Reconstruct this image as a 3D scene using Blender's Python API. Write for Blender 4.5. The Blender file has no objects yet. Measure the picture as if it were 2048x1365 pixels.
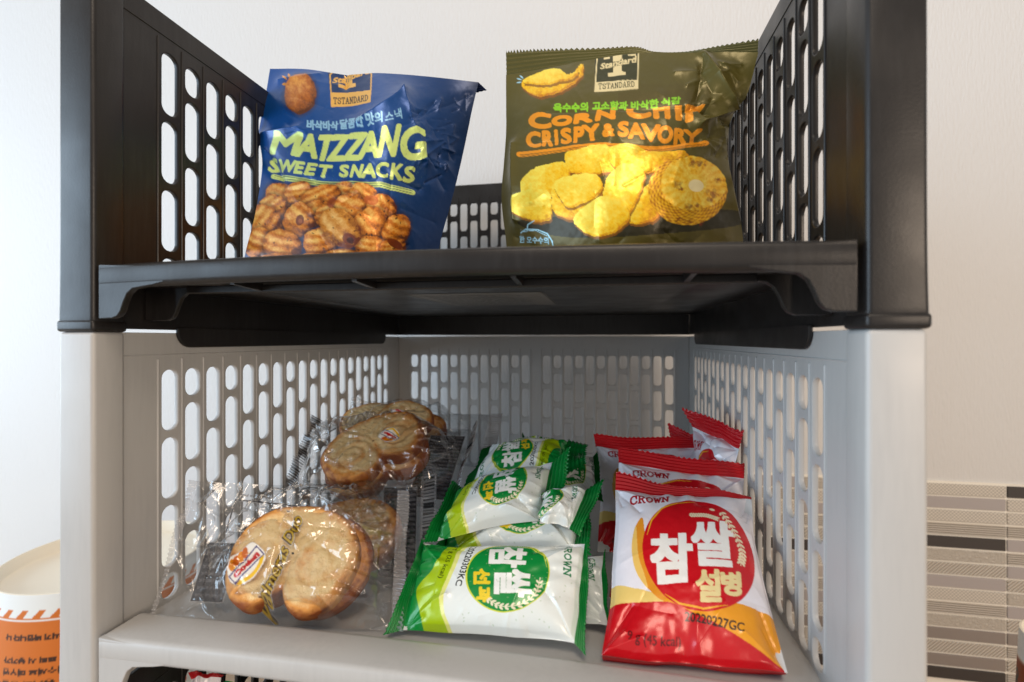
import bpy, bmesh, math, random
import numpy as np
from mathutils import Vector, Matrix

# ---------------------------------------------------------------- camera, light, exposure
scene = bpy.context.scene
COL = scene.collection
EYE = 0.3492                       # eye height above the table top
FPX, YAW, HORIZON = 970.0, math.radians(10.4), 680.0
cam_d = bpy.data.cameras.new('camera')
cam = bpy.data.objects.new('camera', cam_d)
COL.objects.link(cam)
cam.location = (0, 0, EYE)
cam.rotation_euler = (math.radians(90), 0, YAW)
cam_d.sensor_width = 36.0
cam_d.lens = FPX / 2048 * 36.0
cam_d.shift_y = (HORIZON - 682.5) / 2048
cam_d.clip_start = 0.01
cam_d.clip_end = 50
cam_d.dof.use_dof = True
cam_d.dof.focus_distance = 0.30
cam_d.dof.aperture_fstop = 8.0
scene.camera = cam

world = bpy.data.worlds.new('World')
scene.world = world
world.use_nodes = True
bg = world.node_tree.nodes['Background']
bg.inputs[0].default_value = (1.0, 0.95, 0.90, 1)
bg.inputs[1].default_value = 0.44

def area(name, loc, target, sx, sy, energy, color):
    d = bpy.data.lights.new(name, 'AREA')
    d.shape = 'RECTANGLE'; d.size = sx; d.size_y = sy
    d.energy = energy; d.color = color
    o = bpy.data.objects.new(name, d); COL.objects.link(o)
    o.location = loc
    o.rotation_euler = (Vector(target) - Vector(loc)).to_track_quat('-Z', 'Y').to_euler()
    return o
area('window_daylight', (-1.80, -0.95, 0.62), (-0.10, 0.30, 0.35), 1.4, 1.3, 30, (0.60, 0.80, 1.0))
area('side_window_daylight', (-2.25, 0.12, 0.55), (0.0, 0.24, 0.25), 0.60, 1.0, 15, (0.72, 0.87, 1.0))
area('ceiling_lamp', (0.10, -0.75, 1.80), (0.0, 0.40, 0.3), 0.60, 0.60, 13, (1.0, 0.83, 0.66))
area('room_fill', (1.30, -1.30, 0.62), (-0.10, 0.40, 0.3), 0.70, 0.60, 14, (1.0, 0.80, 0.62))  # unseen warm fill, added to brighten the inside of the baskets

vs = scene.view_settings
vs.view_transform = 'Standard'; vs.look = 'None'; vs.exposure = 0.0; vs.gamma = 1.0
vs.use_curve_mapping = False
scene.cycles.use_denoising = True
scene.cycles.max_bounces = 10
scene.cycles.transparent_max_bounces = 32
scene.cycles.caustics_reflective = False
scene.cycles.caustics_refractive = False

# ---------------------------------------------------------------- helpers
RNG = np.random.RandomState(7)
CY, SY = math.cos(YAW), math.sin(YAW)

def at(px, py, y):
    """world point at depth y seen in that direction"""
    xc = (px - 1024) / FPX
    r = np.array([xc * CY - SY, xc * SY + CY, (HORIZON - py) / FPX])
    p = r * (y / r[1])
    p[2] += EYE
    return p

def tag(o, label=None, cat=None, group=None, kind=None):
    if label: o['label'] = label
    if cat: o['category'] = cat
    if group: o['group'] = group
    if kind: o['kind'] = kind
    return o

def empty(name, loc=(0, 0, 0)):
    o = bpy.data.objects.new(name, None); COL.objects.link(o)
    o.empty_display_size = 0.02
    o.location = loc
    return o

def link(name, me, mat, parent=None):
    o = bpy.data.objects.new(name, me); COL.objects.link(o)
    if mat is not None: me.materials.append(mat)
    if parent is not None:
        o.parent = parent
        o.matrix_parent_inverse = Matrix.Translation(-Vector(parent.location))
    return o

def smooth(me, flag=True):
    me.polygons.foreach_set('use_smooth', [flag] * len(me.polygons))
    me.update()

def mesh_np(name, V, F, C=None):
    """V (n,3), F (m,k) quads or tris, C (n,4) linear colours"""
    V = np.asarray(V, np.float32); F = np.asarray(F, np.int32)
    me = bpy.data.meshes.new(name)
    k = F.shape[1]
    me.vertices.add(len(V)); me.vertices.foreach_set('co', V.ravel())
    me.loops.add(F.size); me.loops.foreach_set('vertex_index', F.ravel())
    me.polygons.add(len(F))
    me.polygons.foreach_set('loop_start', np.arange(len(F), dtype=np.int32) * k)
    try: me.polygons.foreach_set('loop_total', np.full(len(F), k, np.int32))
    except Exception: pass
    if C is not None:
        a = me.color_attributes.new('print', 'FLOAT_COLOR', 'POINT')
        a.data.foreach_set('color', np.asarray(C, np.float32).ravel())
    me.update(calc_edges=True); me.validate()
    smooth(me)
    return me

def grid_faces(nv, nu, wrap=False):
    i = np.arange(nv - 1)[:, None]; j = np.arange(nu if wrap else nu - 1)[None, :]
    j2 = (j + 1) % nu
    return np.stack([i * nu + j, i * nu + j2, (i + 1) * nu + j2, (i + 1) * nu + j], -1).reshape(-1, 4)

def grid_obj(name, P, C, mat, parent, wrap=False):
    nv, nu = P.shape[:2]
    me = mesh_np(name, P.reshape(-1, 3), grid_faces(nv, nu, wrap), None if C is None else C.reshape(-1, 4))
    return link(name, me, mat, parent)

def spline_w(m, n, t=None):
    """interpolating cubic (Catmull-Rom) weights, n samples over m control points"""
    if t is None: t = np.linspace(0, m - 1, n)
    W = np.zeros((len(t), m))
    if m == 2:
        W[:, 0] = 1 - t; W[:, 1] = t; return W
    for r, tt in enumerate(t):
        i = min(int(tt), m - 2); f = tt - i
        w = [-.5 * f + f * f - .5 * f ** 3, 1 - 2.5 * f * f + 1.5 * f ** 3, .5 * f + 2 * f * f - 1.5 * f ** 3, -.5 * f * f + .5 * f ** 3]
        for k, ww in zip((i - 1, i, i + 1, i + 2), w):
            if k < 0: W[r, 0] += 2 * ww; W[r, 1] -= ww
            elif k > m - 1: W[r, m - 1] += 2 * ww; W[r, m - 2] -= ww
            else: W[r, k] += ww
    return W

def normals(P):
    du = np.gradient(P, axis=1); dv = np.gradient(P, axis=0)
    n = np.cross(du, dv); n /= np.linalg.norm(n, axis=-1, keepdims=True) + 1e-12
    return n

def vnoise(x, y, seed=0):
    x = np.asarray(x, float); y = np.asarray(y, float)
    xi = np.floor(x).astype(int); yi = np.floor(y).astype(int)
    fx = x - xi; fy = y - yi
    fx = fx * fx * (3 - 2 * fx); fy = fy * fy * (3 - 2 * fy)
    def h(a, b):
        n = (a * 374761393 + b * 668265263 + seed * 974634777) & 0x7fffffff
        n = ((n ^ (n >> 13)) * 1274126177) & 0x7fffffff
        return ((n ^ (n >> 16)) & 0xffff) / 65535.0
    return (h(xi, yi) * (1 - fx) + h(xi + 1, yi) * fx) * (1 - fy) + (h(xi, yi + 1) * (1 - fx) + h(xi + 1, yi + 1) * fx) * fy

def fbm(x, y, seed=0, o=4):
    s = 0; a = .5
    for k in range(o):
        s = s + a * vnoise(x * 2 ** k, y * 2 ** k, seed + k); a *= .5
    return s

def crease(X, Y, p0, p1, w, amp):
    """sharp ridge along a segment that fades towards its ends"""
    p0 = np.array(p0, float); d = np.array(p1, float) - p0; L = np.hypot(*d) + 1e-9; d /= L
    s = (X - p0[0]) * d[0] + (Y - p0[1]) * d[1]
    t = (X - p0[0]) * -d[1] + (Y - p0[1]) * d[0]
    f = np.clip(s / L, 0, 1)
    e = np.hypot(t, s - f * L)
    ww = w * (.45 + .55 * np.sin(np.pi * np.clip(f, .02, .98)))
    return amp * np.exp(-e / ww)

def rand_creases(X, Y, n, box, lmin, lmax, w, amp, rng, ang=None):
    D = np.zeros_like(X)
    for _ in range(n):
        p = np.array([rng.uniform(box[0], box[2]), rng.uniform(box[1], box[3])])
        a = rng.uniform(0, math.pi) if ang is None else ang + rng.normal(0, .35)
        l = rng.uniform(lmin, lmax)
        D += crease(X, Y, p, p + l * np.array([math.cos(a), math.sin(a)]), w * rng.uniform(.6, 1.4), amp * rng.uniform(.3, 1) * rng.choice([-1, 1]))
    return D

# ---------------------------------------------------------------- flat print
def lin(c):
    if isinstance(c, str): c = [int(c[i:i + 2], 16) / 255 for i in (0, 2, 4)]
    c = np.array(c[:3], float)
    return np.where(c <= .04045, c / 12.92, ((c + .055) / 1.055) ** 2.4)

_tc = {}
def text_tris(body):
    if body in _tc: return _tc[body]
    cu = bpy.data.curves.new('print_text', 'FONT'); cu.body = body; cu.resolution_u = 4
    ob = bpy.data.objects.new('print_text', cu); COL.objects.link(ob)
    dg = bpy.context.evaluated_depsgraph_get(); dg.update()
    ev = ob.evaluated_get(dg); me = ev.to_mesh()
    me.calc_loop_triangles()
    co = np.zeros(len(me.vertices) * 3); me.vertices.foreach_get('co', co); co = co.reshape(-1, 3)[:, :2]
    tr = np.zeros(len(me.loop_triangles) * 3, np.int32); me.loop_triangles.foreach_get('vertices', tr)
    T = co[tr.reshape(-1, 3)]
    ev.to_mesh_clear(); bpy.data.objects.remove(ob); bpy.data.curves.remove(cu)
    if len(T):
        mn = T.reshape(-1, 2).min(0); mx = T.reshape(-1, 2).max(0)
        T = (T - mn) / (mx - mn)
    _tc[body] = T
    return T

SLAB = {'C': [[(.95, .72), (.8, .95), (.5, 1), (.15, .8), (.05, .5), (.15, .2), (.5, 0), (.8, .05), (.97, .25)], [(.95, .62), (.95, .98)]],
 'R': [[(.2, 0), (.2, 1)], [(.02, 0), (.38, 0)], [(.02, 1), (.65, 1), (.88, .87), (.88, .65), (.65, .5), (.2, .5)], [(.55, .5), (.88, 0), (1, 0)]],
 'O': [[(.5, 1), (.15, .82), (.04, .5), (.15, .18), (.5, 0), (.85, .18), (.96, .5), (.85, .82), (.5, 1)]],
 'W': [[(.02, 1), (.28, 0), (.5, .8), (.72, 0), (.98, 1)], [(-.08, 1), (.16, 1)], [(.84, 1), (1.08, 1)]],
 'N': [[(.15, 0), (.15, 1), (.85, 0), (.85, 1)], [(0, 0), (.32, 0)], [(.68, 1), (1, 1)], [(0, 1), (.2, 1)]],
 'T': [[(.5, 0), (.5, 1)], [(.03, .78), (.03, 1), (.97, 1), (.97, .78)], [(.3, 0), (.7, 0)]],
 'S': [[(.88, .7), (.85, .92), (.5, 1), (.15, .88), (.15, .65), (.5, .52), (.88, .38), (.88, .12), (.5, 0), (.12, .1), (.08, .32)]],
 'A': [[(.1, 0), (.5, 1), (.9, 0)], [(.25, .36), (.75, .36)], [(-.02, 0), (.25, 0)], [(.75, 0), (1.02, 0)]],
 'D': [[(.2, 0), (.2, 1)], [(.02, 0), (.55, 0), (.92, .3), (.92, .7), (.55, 1), (.02, 1)]]}

class Art:
    """a flat printed sheet; coordinates in sheet units with y up (or down when flip)"""
    def __init__(s, x0, y0, x1, y1, res, base, alpha=1.0):
        s.x0, s.y0, s.res = x0, y0, res
        s.w = int((x1 - x0) * res) + 1; s.h = int((y1 - y0) * res) + 1
        s.a = np.empty((s.h, s.w, 4)); s.a[..., :3] = lin(base); s.a[..., 3] = alpha
        ys, xs = np.mgrid[0:s.h, 0:s.w]
        s.X = x0 + xs / res; s.Y = y0 + ys / res
    def put(s, mask, color, alpha=1.0, sl=(slice(None), slice(None))):
        c = color if isinstance(color, np.ndarray) and color.ndim > 1 else lin(color)
        m = (np.clip(mask, 0, 1) * alpha)[..., None]
        a = s.a[sl]
        a[..., :3] = a[..., :3] * (1 - m) + c * m
        a[..., 3:] = a[..., 3:] * (1 - m) + m
    def box(s, x0, y0, x1, y1):
        i0 = max(0, int((y0 - s.y0) * s.res) - 1); i1 = min(s.h, int((y1 - s.y0) * s.res) + 3)
        j0 = max(0, int((x0 - s.x0) * s.res) - 1); j1 = min(s.w, int((x1 - s.x0) * s.res) + 3)
        return (slice(i0, max(i0, i1)), slice(j0, max(j0, j1)))
    def poly(s, pts, color, alpha=1.0):
        p = np.array(pts, float); sl = s.box(*p.min(0), *p.max(0))
        X, Y = s.X[sl], s.Y[sl]; ins = np.zeros(X.shape, bool)
        for (xa, ya), (xb, yb) in zip(p, np.roll(p, -1, 0)):
            if ya == yb: continue
            c = ((ya > Y) != (yb > Y)) & (X < (xb - xa) * (Y - ya) / (yb - ya) + xa)
            ins ^= c
        s.put(ins.astype(float), color, alpha, sl)
    def smoothpoly(s, pts, color, alpha=1.0, n=8):
        p = np.array(pts, float); q = np.vstack([p[-1:], p, p[:2]]); out = []
        for i in range(1, len(q) - 2):
            for f in np.linspace(0, 1, n, endpoint=False):
                out.append(.5 * (2 * q[i] + (q[i + 1] - q[i - 1]) * f + (2 * q[i - 1] - 5 * q[i] + 4 * q[i + 1] - q[i + 2]) * f ** 2 + (3 * q[i] - q[i - 1] - 3 * q[i + 1] + q[i + 2]) * f ** 3))
        s.poly(out, color, alpha)
    def ellipse(s, cx, cy, rx, ry, rot, color, alpha=1.0, inner=None, soft=None):
        R = max(rx, ry); sl = s.box(cx - R, cy - R, cx + R, cy + R)
        c, n = math.cos(rot), math.sin(rot)
        x = s.X[sl] - cx; y = s.Y[sl] - cy
        d = np.hypot((x * c + y * n) / rx, (-x * n + y * c) / ry)
        k = s.res * min(rx, ry)
        m = np.clip((1 - d) * k + .5, 0, 1)
        if inner is not None: m = m * np.clip((d - inner) * k + .5, 0, 1)
        s.put(m, color, alpha, sl)
    def stroke(s, pts, w, color, alpha=1.0, taper=False):
        p = np.array(pts, float); sl = s.box(*(p.min(0) - w), *(p.max(0) + w))
        X, Y = s.X[sl], s.Y[sl]
        if X.size == 0: return
        best = np.full(X.shape, 1e9)
        N = len(p) - 1
        for i in range(N):
            a, b = p[i], p[i + 1]; d = b - a; L2 = (d ** 2).sum() + 1e-12
            f = np.clip(((X - a[0]) * d[0] + (Y - a[1]) * d[1]) / L2, 0, 1)
            e = np.hypot(X - a[0] - f * d[0], Y - a[1] - f * d[1])
            if taper: e = e + w / 2 * (1 - np.sin(np.pi * np.clip((i + f) / N, .04, .96)) ** .6)
            best = np.minimum(best, e)
        s.put(np.clip((w / 2 - best) * s.res + .5, 0, 1), color, alpha, sl)
    def text(s, body, quad, color, bold=0.0, alpha=1.0, wear=0.0, square=False):
        """fits the text's box to quad = bottom-left, bottom-right, top-right, top-left; bold in sheet units"""
        T = text_tris(body)
        if not len(T): return
        q = np.array(quad, float)
        le = (np.hypot(*(q[1] - q[0])) + np.hypot(*(q[2] - q[3]))) / 2; he = (np.hypot(*(q[3] - q[0])) + np.hypot(*(q[2] - q[1]))) / 2
        iu, iv = min(.3, .7 * bold / le), min(.3, .7 * bold / he)
        u, v = iu + T[..., :1] * (1 - 2 * iu), iv + T[..., 1:] * (1 - 2 * iv)
        Q = q[0] * (1 - u) * (1 - v) + q[1] * u * (1 - v) + q[2] * u * v + q[3] * (1 - u) * v
        pad = bold + 2 / s.res
        sl = s.box(*(q.min(0) - pad), *(q.max(0) + pad))
        SS = 2
        h = (sl[0].stop - sl[0].start) * SS; w = (sl[1].stop - sl[1].start) * SS
        if h <= 0 or w <= 0: return
        M = np.zeros((h, w), bool)
        A = np.empty_like(Q)
        A[..., 0] = ((Q[..., 0] - s.x0) * s.res - sl[1].start + .25) * SS
        A[..., 1] = ((Q[..., 1] - s.y0) * s.res - sl[0].start + .25) * SS
        for a, b, c in A:
            x0 = max(0, int(min(a[0], b[0], c[0]))); x1 = min(w, int(max(a[0], b[0], c[0])) + 2)
            y0 = max(0, int(min(a[1], b[1], c[1]))); y1 = min(h, int(max(a[1], b[1], c[1])) + 2)
            if x1 <= x0 or y1 <= y0: continue
            X = np.arange(x0, x1)[None, :]; Y = np.arange(y0, y1)[:, None]
            e1 = (b[0] - a[0]) * (Y - a[1]) - (b[1] - a[1]) * (X - a[0])
            e2 = (c[0] - b[0]) * (Y - b[1]) - (c[1] - b[1]) * (X - b[0])
            e3 = (a[0] - c[0]) * (Y - c[1]) - (a[1] - c[1]) * (X - c[0])
            M[y0:y1, x0:x1] |= ((e1 >= 0) & (e2 >= 0) & (e3 >= 0)) | ((e1 <= 0) & (e2 <= 0) & (e3 <= 0))
        k = int(round(bold * s.res * SS))
        if k > 0:
            O = M.copy()
            for dx in range(-k, k + 1):
                for dy in range(-k, k + 1):
                    if (max(abs(dx), abs(dy)) < k) if square else (dx * dx + dy * dy > k * k + 1 or dx * dx + dy * dy < (k - 1.5) ** 2): continue
                    O |= np.roll(np.roll(M, dy, 0), dx, 1)
            M = O
        m = M.reshape(h // SS, SS, w // SS, SS).mean((1, 3))
        if wear:
            m = m * (1 - wear * (vnoise(s.X[sl] * .9, s.Y[sl] * .9, 5) > .72))
        s.put(m, color, alpha, sl)
    def slab(s, body, quad, color, w, gap=.28):
        q = np.array(quad, float); n = len(body); W = n + gap * (n - 1) - .6 * body.count(' ')
        x = 0
        for ch in body:
            if ch == ' ': x += .4 + gap; continue
            for st in SLAB[ch]:
                P = []
                for a, b in st:
                    u = (x + a) / W; v = b
                    P.append(q[0] * (1 - u) * (1 - v) + q[1] * u * (1 - v) + q[2] * u * v + q[3] * (1 - u) * v)
                s.stroke(P, w, color)
            x += 1 + gap
    def wheat(s, pts, w, color):
        p = np.array(pts, float)
        W = spline_w(len(p), 14) @ p
        s.stroke(W, w * .12, color)
        for i in range(len(W) - 1):
            d = W[i + 1] - W[i]; d /= np.hypot(*d); n = np.array([-d[1], d[0]])
            for sg in (-1, 1):
                c = W[i] + n * sg * w * .28 + d * w * .1
                s.ellipse(c[0], c[1], w * .36, w * .17, math.atan2(d[1] + .7 * sg * n[1], d[0] + .7 * sg * n[0]), color)
    def sample(s, x, y):
        fx = np.clip((x - s.x0) * s.res, 0, s.w - 1.001); fy = np.clip((y - s.y0) * s.res, 0, s.h - 1.001)
        i = fx.astype(int); j = fy.astype(int); u = (fx - i)[..., None]; v = (fy - j)[..., None]
        a = s.a
        return (a[j, i] * (1 - u) + a[j, i + 1] * u) * (1 - v) + (a[j + 1, i] * (1 - u) + a[j + 1, i + 1] * u) * v

# ---------------------------------------------------------------- materials
def mat(name):
    m = bpy.data.materials.new(name); m.use_nodes = True
    nt = m.node_tree
    return m, nt, nt.nodes['Principled BSDF']

def noise_bump(nt, b, scale, strength, dist=0.001, stretch=(1, 1, 1), detail=4):
    tc = nt.nodes.new('ShaderNodeTexCoord'); mp = nt.nodes.new('ShaderNodeMapping')
    mp.inputs['Scale'].default_value = stretch
    n = nt.nodes.new('ShaderNodeTexNoise'); n.inputs['Scale'].default_value = scale; n.inputs['Detail'].default_value = detail
    bp = nt.nodes.new('ShaderNodeBump'); bp.inputs['Strength'].default_value = strength; bp.inputs['Distance'].default_value = dist
    nt.links.new(tc.outputs['Object'], mp.inputs['Vector']); nt.links.new(mp.outputs[0], n.inputs['Vector'])
    nt.links.new(n.outputs['Fac'], bp.inputs['Height']); nt.links.new(bp.outputs[0], b.inputs['Normal'])
    return n

def plain(name, color, rough, spec=.5, bump=None, rvar=0.0, metal=0.0, scuff=0.0):
    m, nt, b = mat(name)
    b.inputs['Base Color'].default_value = (*color, 1); b.inputs['Roughness'].default_value = rough
    b.inputs['Specular IOR Level'].default_value = spec; b.inputs['Metallic'].default_value = metal
    if bump:
        n = noise_bump(nt, b, *bump)
    if scuff:   # handling marks: fine streaks and dusty patches
        tc = nt.nodes.new('ShaderNodeTexCoord'); mp = nt.nodes.new('ShaderNodeMapping'); mp.inputs['Scale'].default_value = (1, 1, .12)
        mp.inputs['Rotation'].default_value = (0, .5, .3)
        n3 = nt.nodes.new('ShaderNodeTexNoise'); n3.inputs['Scale'].default_value = 420; n3.inputs['Detail'].default_value = 5
        n4 = nt.nodes.new('ShaderNodeTexNoise'); n4.inputs['Scale'].default_value = 22; n4.inputs['Detail'].default_value = 8
        ma = nt.nodes.new('ShaderNodeMath'); ma.operation = 'MULTIPLY'
        mr3 = nt.nodes.new('ShaderNodeMapRange'); mr3.inputs[1].default_value = .22; mr3.inputs[2].default_value = .42
        mx = nt.nodes.new('ShaderNodeMixRGB'); mx.inputs[1].default_value = (*color, 1)
        mx.inputs[2].default_value = (*[c * (1 - scuff) + scuff * .32 for c in color], 1)
        nt.links.new(tc.outputs['Object'], mp.inputs['Vector']); nt.links.new(mp.outputs[0], n3.inputs['Vector']); nt.links.new(tc.outputs['Object'], n4.inputs['Vector'])
        nt.links.new(n3.outputs['Fac'], ma.inputs[0]); nt.links.new(n4.outputs['Fac'], ma.inputs[1])
        nt.links.new(ma.outputs[0], mr3.inputs[0]); nt.links.new(mr3.outputs[0], mx.inputs[0]); nt.links.new(mx.outputs[0], b.inputs['Base Color'])
    if rvar:
        tc = nt.nodes.new('ShaderNodeTexCoord')
        n2 = nt.nodes.new('ShaderNodeTexNoise'); n2.inputs['Scale'].default_value = 38; n2.inputs['Detail'].default_value = 6
        mr = nt.nodes.new('ShaderNodeMapRange'); mr.inputs[1].default_value = .3; mr.inputs[2].default_value = .7
        mr.inputs[3].default_value = rough - rvar; mr.inputs[4].default_value = rough + rvar
        nt.links.new(tc.outputs['Object'], n2.inputs['Vector'])
        nt.links.new(n2.outputs['Fac'], mr.inputs[0]); nt.links.new(mr.outputs[0], b.inputs['Roughness'])
    return m

M_BLACK = plain('black_brown_plastic', (.013, .0108, .0100), .37, .42, (900, .12, .0004), .08, 0.0, .025)
M_GREY = plain('light_grey_plastic', (.505, .498, .485), .38, .45, (700, .06, .0004), .06, 0.0, .16)
M_TABLE = plain('beige_laminate', (.60, .47, .34), .5, .4, (60, .1, .001))
M_WHITE = plain('white_paper', (.80, .79, .76), .6)

def printed(name, rough, metal=0.0, coat=0.0, bump=None):
    m, nt, b = mat(name)
    a = nt.nodes.new('ShaderNodeAttribute'); a.attribute_name = 'print'
    nt.links.new(a.outputs['Color'], b.inputs['Base Color'])
    b.inputs['Roughness'].default_value = rough; b.inputs['Metallic'].default_value = metal
    b.inputs['Coat Weight'].default_value = coat; b.inputs['Coat Roughness'].default_value = .12
    if bump: noise_bump(nt, b, *bump)
    return m
M_FOIL = printed('printed_satin_foil', .33, .28, .0, (260, .12, .0006))
M_FILM = printed('printed_glossy_film', .27, .05, .25, (300, .10, .0006))
M_PAPER = printed('printed_paper', .5)
M_COOKIE = printed('baked_pastry', .62, 0, 0, (500, .7, .0015))

def clear_film():
    m = bpy.data.materials.new('clear_film'); m.use_nodes = True
    nt = m.node_tree; nt.nodes.clear()
    out = nt.nodes.new('ShaderNodeOutputMaterial')
    tr = nt.nodes.new('ShaderNodeBsdfTransparent'); tr.inputs[0].default_value = (.96, .96, .96, 1)
    gl = nt.nodes.new('ShaderNodeBsdfGlossy'); gl.inputs['Roughness'].default_value = .09
    df = nt.nodes.new('ShaderNodeBsdfDiffuse')
    at_ = nt.nodes.new('ShaderNodeAttribute'); at_.attribute_name = 'print'
    lw = nt.nodes.new('ShaderNodeLayerWeight'); lw.inputs['Blend'].default_value = .5
    pw = nt.nodes.new('ShaderNodeMath'); pw.operation = 'POWER'; pw.inputs[1].default_value = 3.0
    fr = nt.nodes.new('ShaderNodeMath'); fr.operation = 'MULTIPLY_ADD'; fr.inputs[1].default_value = .80; fr.inputs[2].default_value = .11
    nt.links.new(lw.outputs['Facing'], pw.inputs[0]); nt.links.new(pw.outputs[0], fr.inputs[0])
    m1 = nt.nodes.new('ShaderNodeMixShader'); m2 = nt.nodes.new('ShaderNodeMixShader')
    nt.links.new(at_.outputs['Color'], df.inputs['Color'])
    nt.links.new(at_.outputs['Alpha'], m1.inputs[0]); nt.links.new(tr.outputs[0], m1.inputs[1]); nt.links.new(df.outputs[0], m1.inputs[2])
    nt.links.new(fr.outputs[0], m2.inputs[0]); nt.links.new(m1.outputs[0], m2.inputs[1]); nt.links.new(gl.outputs[0], m2.inputs[2])
    nt.links.new(m2.outputs[0], out.inputs[0])
    return m
M_CLEAR = clear_film()

# ---------------------------------------------------------------- the setting
def box_mesh(name, x0, x1, y0, y1, z0, z1, bevel=0.0, seg=2):
    bm = bmesh.new()
    bmesh.ops.create_cube(bm, size=1)
    for v in bm.verts:
        v.co = Vector(((x0 + x1) / 2 + v.co.x * (x1 - x0), (y0 + y1) / 2 + v.co.y * (y1 - y0), (z0 + z1) / 2 + v.co.z * (z1 - z0)))
    if bevel: bmesh.ops.bevel(bm, geom=bm.edges[:], offset=bevel, segments=seg, profile=.5, affect='EDGES')
    me = bpy.data.meshes.new(name); bm.to_mesh(me); bm.free()
    return me

WALL_Y = 0.60
TABLE = -.028
def wallpaper():
    m, nt, b = mat('embossed_wallpaper')
    b.inputs['Base Color'].default_value = (.655, .65, .645, 1); b.inputs['Roughness'].default_value = .55
    n = noise_bump(nt, b, 420, .55, .0012, (1, 1, .22), 3)
    return m
table = link('table', box_mesh('table', -1.6, 1.2, -.05, WALL_Y - .001, -.06, TABLE, .002), M_TABLE)
tag(table, 'beige table top under the stacked baskets', 'table', kind='structure')
wall = link('wall', box_mesh('wall', -2.4, 1.6, WALL_Y, WALL_Y + .1, -.06, 2.2), wallpaper())
tag(wall, 'white embossed wallpaper wall behind the baskets', 'wall', kind='structure')

def tile_mat(name, color, kind):
    m, nt, b = mat(name)
    b.inputs['Base Color'].default_value = (*color, 1); b.inputs['Roughness'].default_value = .45
    tc = nt.nodes.new('ShaderNodeTexCoord')
    if kind == 'plain': 
        noise_bump(nt, b, 120, .15, .0005); return m
    mp = nt.nodes.new('ShaderNodeMapping'); nt.links.new(tc.outputs['Object'], mp.inputs['Vector'])
    mp.inputs['Rotation'].default_value = (math.radians(90), 0, 0)
    bp = nt.nodes.new('ShaderNodeBump'); bp.inputs['Strength'].default_value = .9; bp.inputs['Distance'].default_value = .0012
    if kind == 'hex':
        t = nt.nodes.new('ShaderNodeTexVoronoi'); t.inputs['Scale'].default_value = 330; t.inputs['Randomness'].default_value = .25
        t.feature = 'DISTANCE_TO_EDGE'; h = t.outputs['Distance']
        mr = nt.nodes.new('ShaderNodeMath'); mr.operation = 'MULTIPLY'; mr.inputs[1].default_value = 3
        nt.links.new(h, mr.inputs[0]); h = mr.outputs[0]
    elif kind == 'weave':
        t = nt.nodes.new('ShaderNodeTexChecker'); t.inputs['Scale'].default_value = 560; h = t.outputs['Fac']
    else:
        t = nt.nodes.new('ShaderNodeTexWave'); t.inputs['Scale'].default_value = 140 if kind == 'stripe' else 170
        t.inputs['Distortion'].default_value = 0.3
        t.bands_direction = 'Y' if kind == 'stripe' else 'DIAGONAL'; h = t.outputs['Fac']
    nt.links.new(mp.outputs[0], t.inputs['Vector'])
    nt.links.new(h, bp.inputs['Height']); nt.links.new(bp.outputs[0], b.inputs['Normal'])
    # the base colour also follows the relief pattern, darker in its hollows
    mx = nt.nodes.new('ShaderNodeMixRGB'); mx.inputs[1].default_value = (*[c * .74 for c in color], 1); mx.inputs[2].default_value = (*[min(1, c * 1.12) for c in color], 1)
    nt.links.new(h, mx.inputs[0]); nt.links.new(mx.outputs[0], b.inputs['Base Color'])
    return m
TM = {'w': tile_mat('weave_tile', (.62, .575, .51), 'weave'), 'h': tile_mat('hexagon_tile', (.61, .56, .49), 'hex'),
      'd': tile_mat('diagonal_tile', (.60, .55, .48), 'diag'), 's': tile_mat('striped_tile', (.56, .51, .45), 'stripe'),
      'p': tile_mat('mauve_grey_tile', (.40, .365, .36), 'plain'), 'b': tile_mat('black_brown_tile', (.045, .038, .036), 'plain'),
      'n': tile_mat('brown_tile', (.26, .225, .205), 'plain'), 'l': tile_mat('taupe_tile', (.45, .40, .36), 'plain')}
M_GROUT = plain('cream_grout', (.86, .82, .74), .7, .3, (200, .3, .0005))
TILE_TOP = EYE - .1535
grout = link('tile_panel', box_mesh('tile_panel', -.0705, 1.205, WALL_Y - .0022, WALL_Y + .02, TABLE + .0005, TILE_TOP + .0012), M_GROUT)
tag(grout, 'band of narrow brown, black and cream strip tiles along the wall', 'tile panel')
patterns = ['wpwsbhdpwshndnbw', 'bwwspspd hpdnsdsn'.replace(' ', ''), 'phwbsdwpsnhbdwlp', 'bswphdnswlphbdws', 'wlbsphwdpsnwhbsp', 'pswdhblwspnhdwsb', 'hwpsdbwlspwnhdbs']
ROW = .0141; TL = .098
x_joint = .4203 - 5 * TL
tile_me = {}
for k in TM:
    me = box_mesh('tile', -TL / 2 + .0008, TL / 2 - .0008, -.0012, .0008, -ROW / 2 + .0011, ROW / 2 - .0011, .0004, 1)
    me.materials.append(TM[k]); tile_me[k] = me
order = [3, 4, 5, 6, 0, 1, 2, 3, 6, 4, 5, 0, 2]
rr = random.Random(3)
for c in range(13):
    pat = patterns[order[c] % 7]
    for r in range(15):
        xc = x_joint + (c + .5) * TL - TL * 0
        if xc - TL / 2 < -.075: continue
        o = bpy.data.objects.new('tile', tile_me[pat[r % len(pat)]]); COL.objects.link(o)
        o.parent = grout
        o.location = (xc, WALL_Y - .0024 - rr.uniform(0, .0003), TILE_TOP - (r + .5) * ROW)

# ---------------------------------------------------------------- stacking baskets
XL, XR, YF, YB = -.2377, .0931, .190, .5455
HB, PITCH = .1748, .1765
TH = .0028

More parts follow.
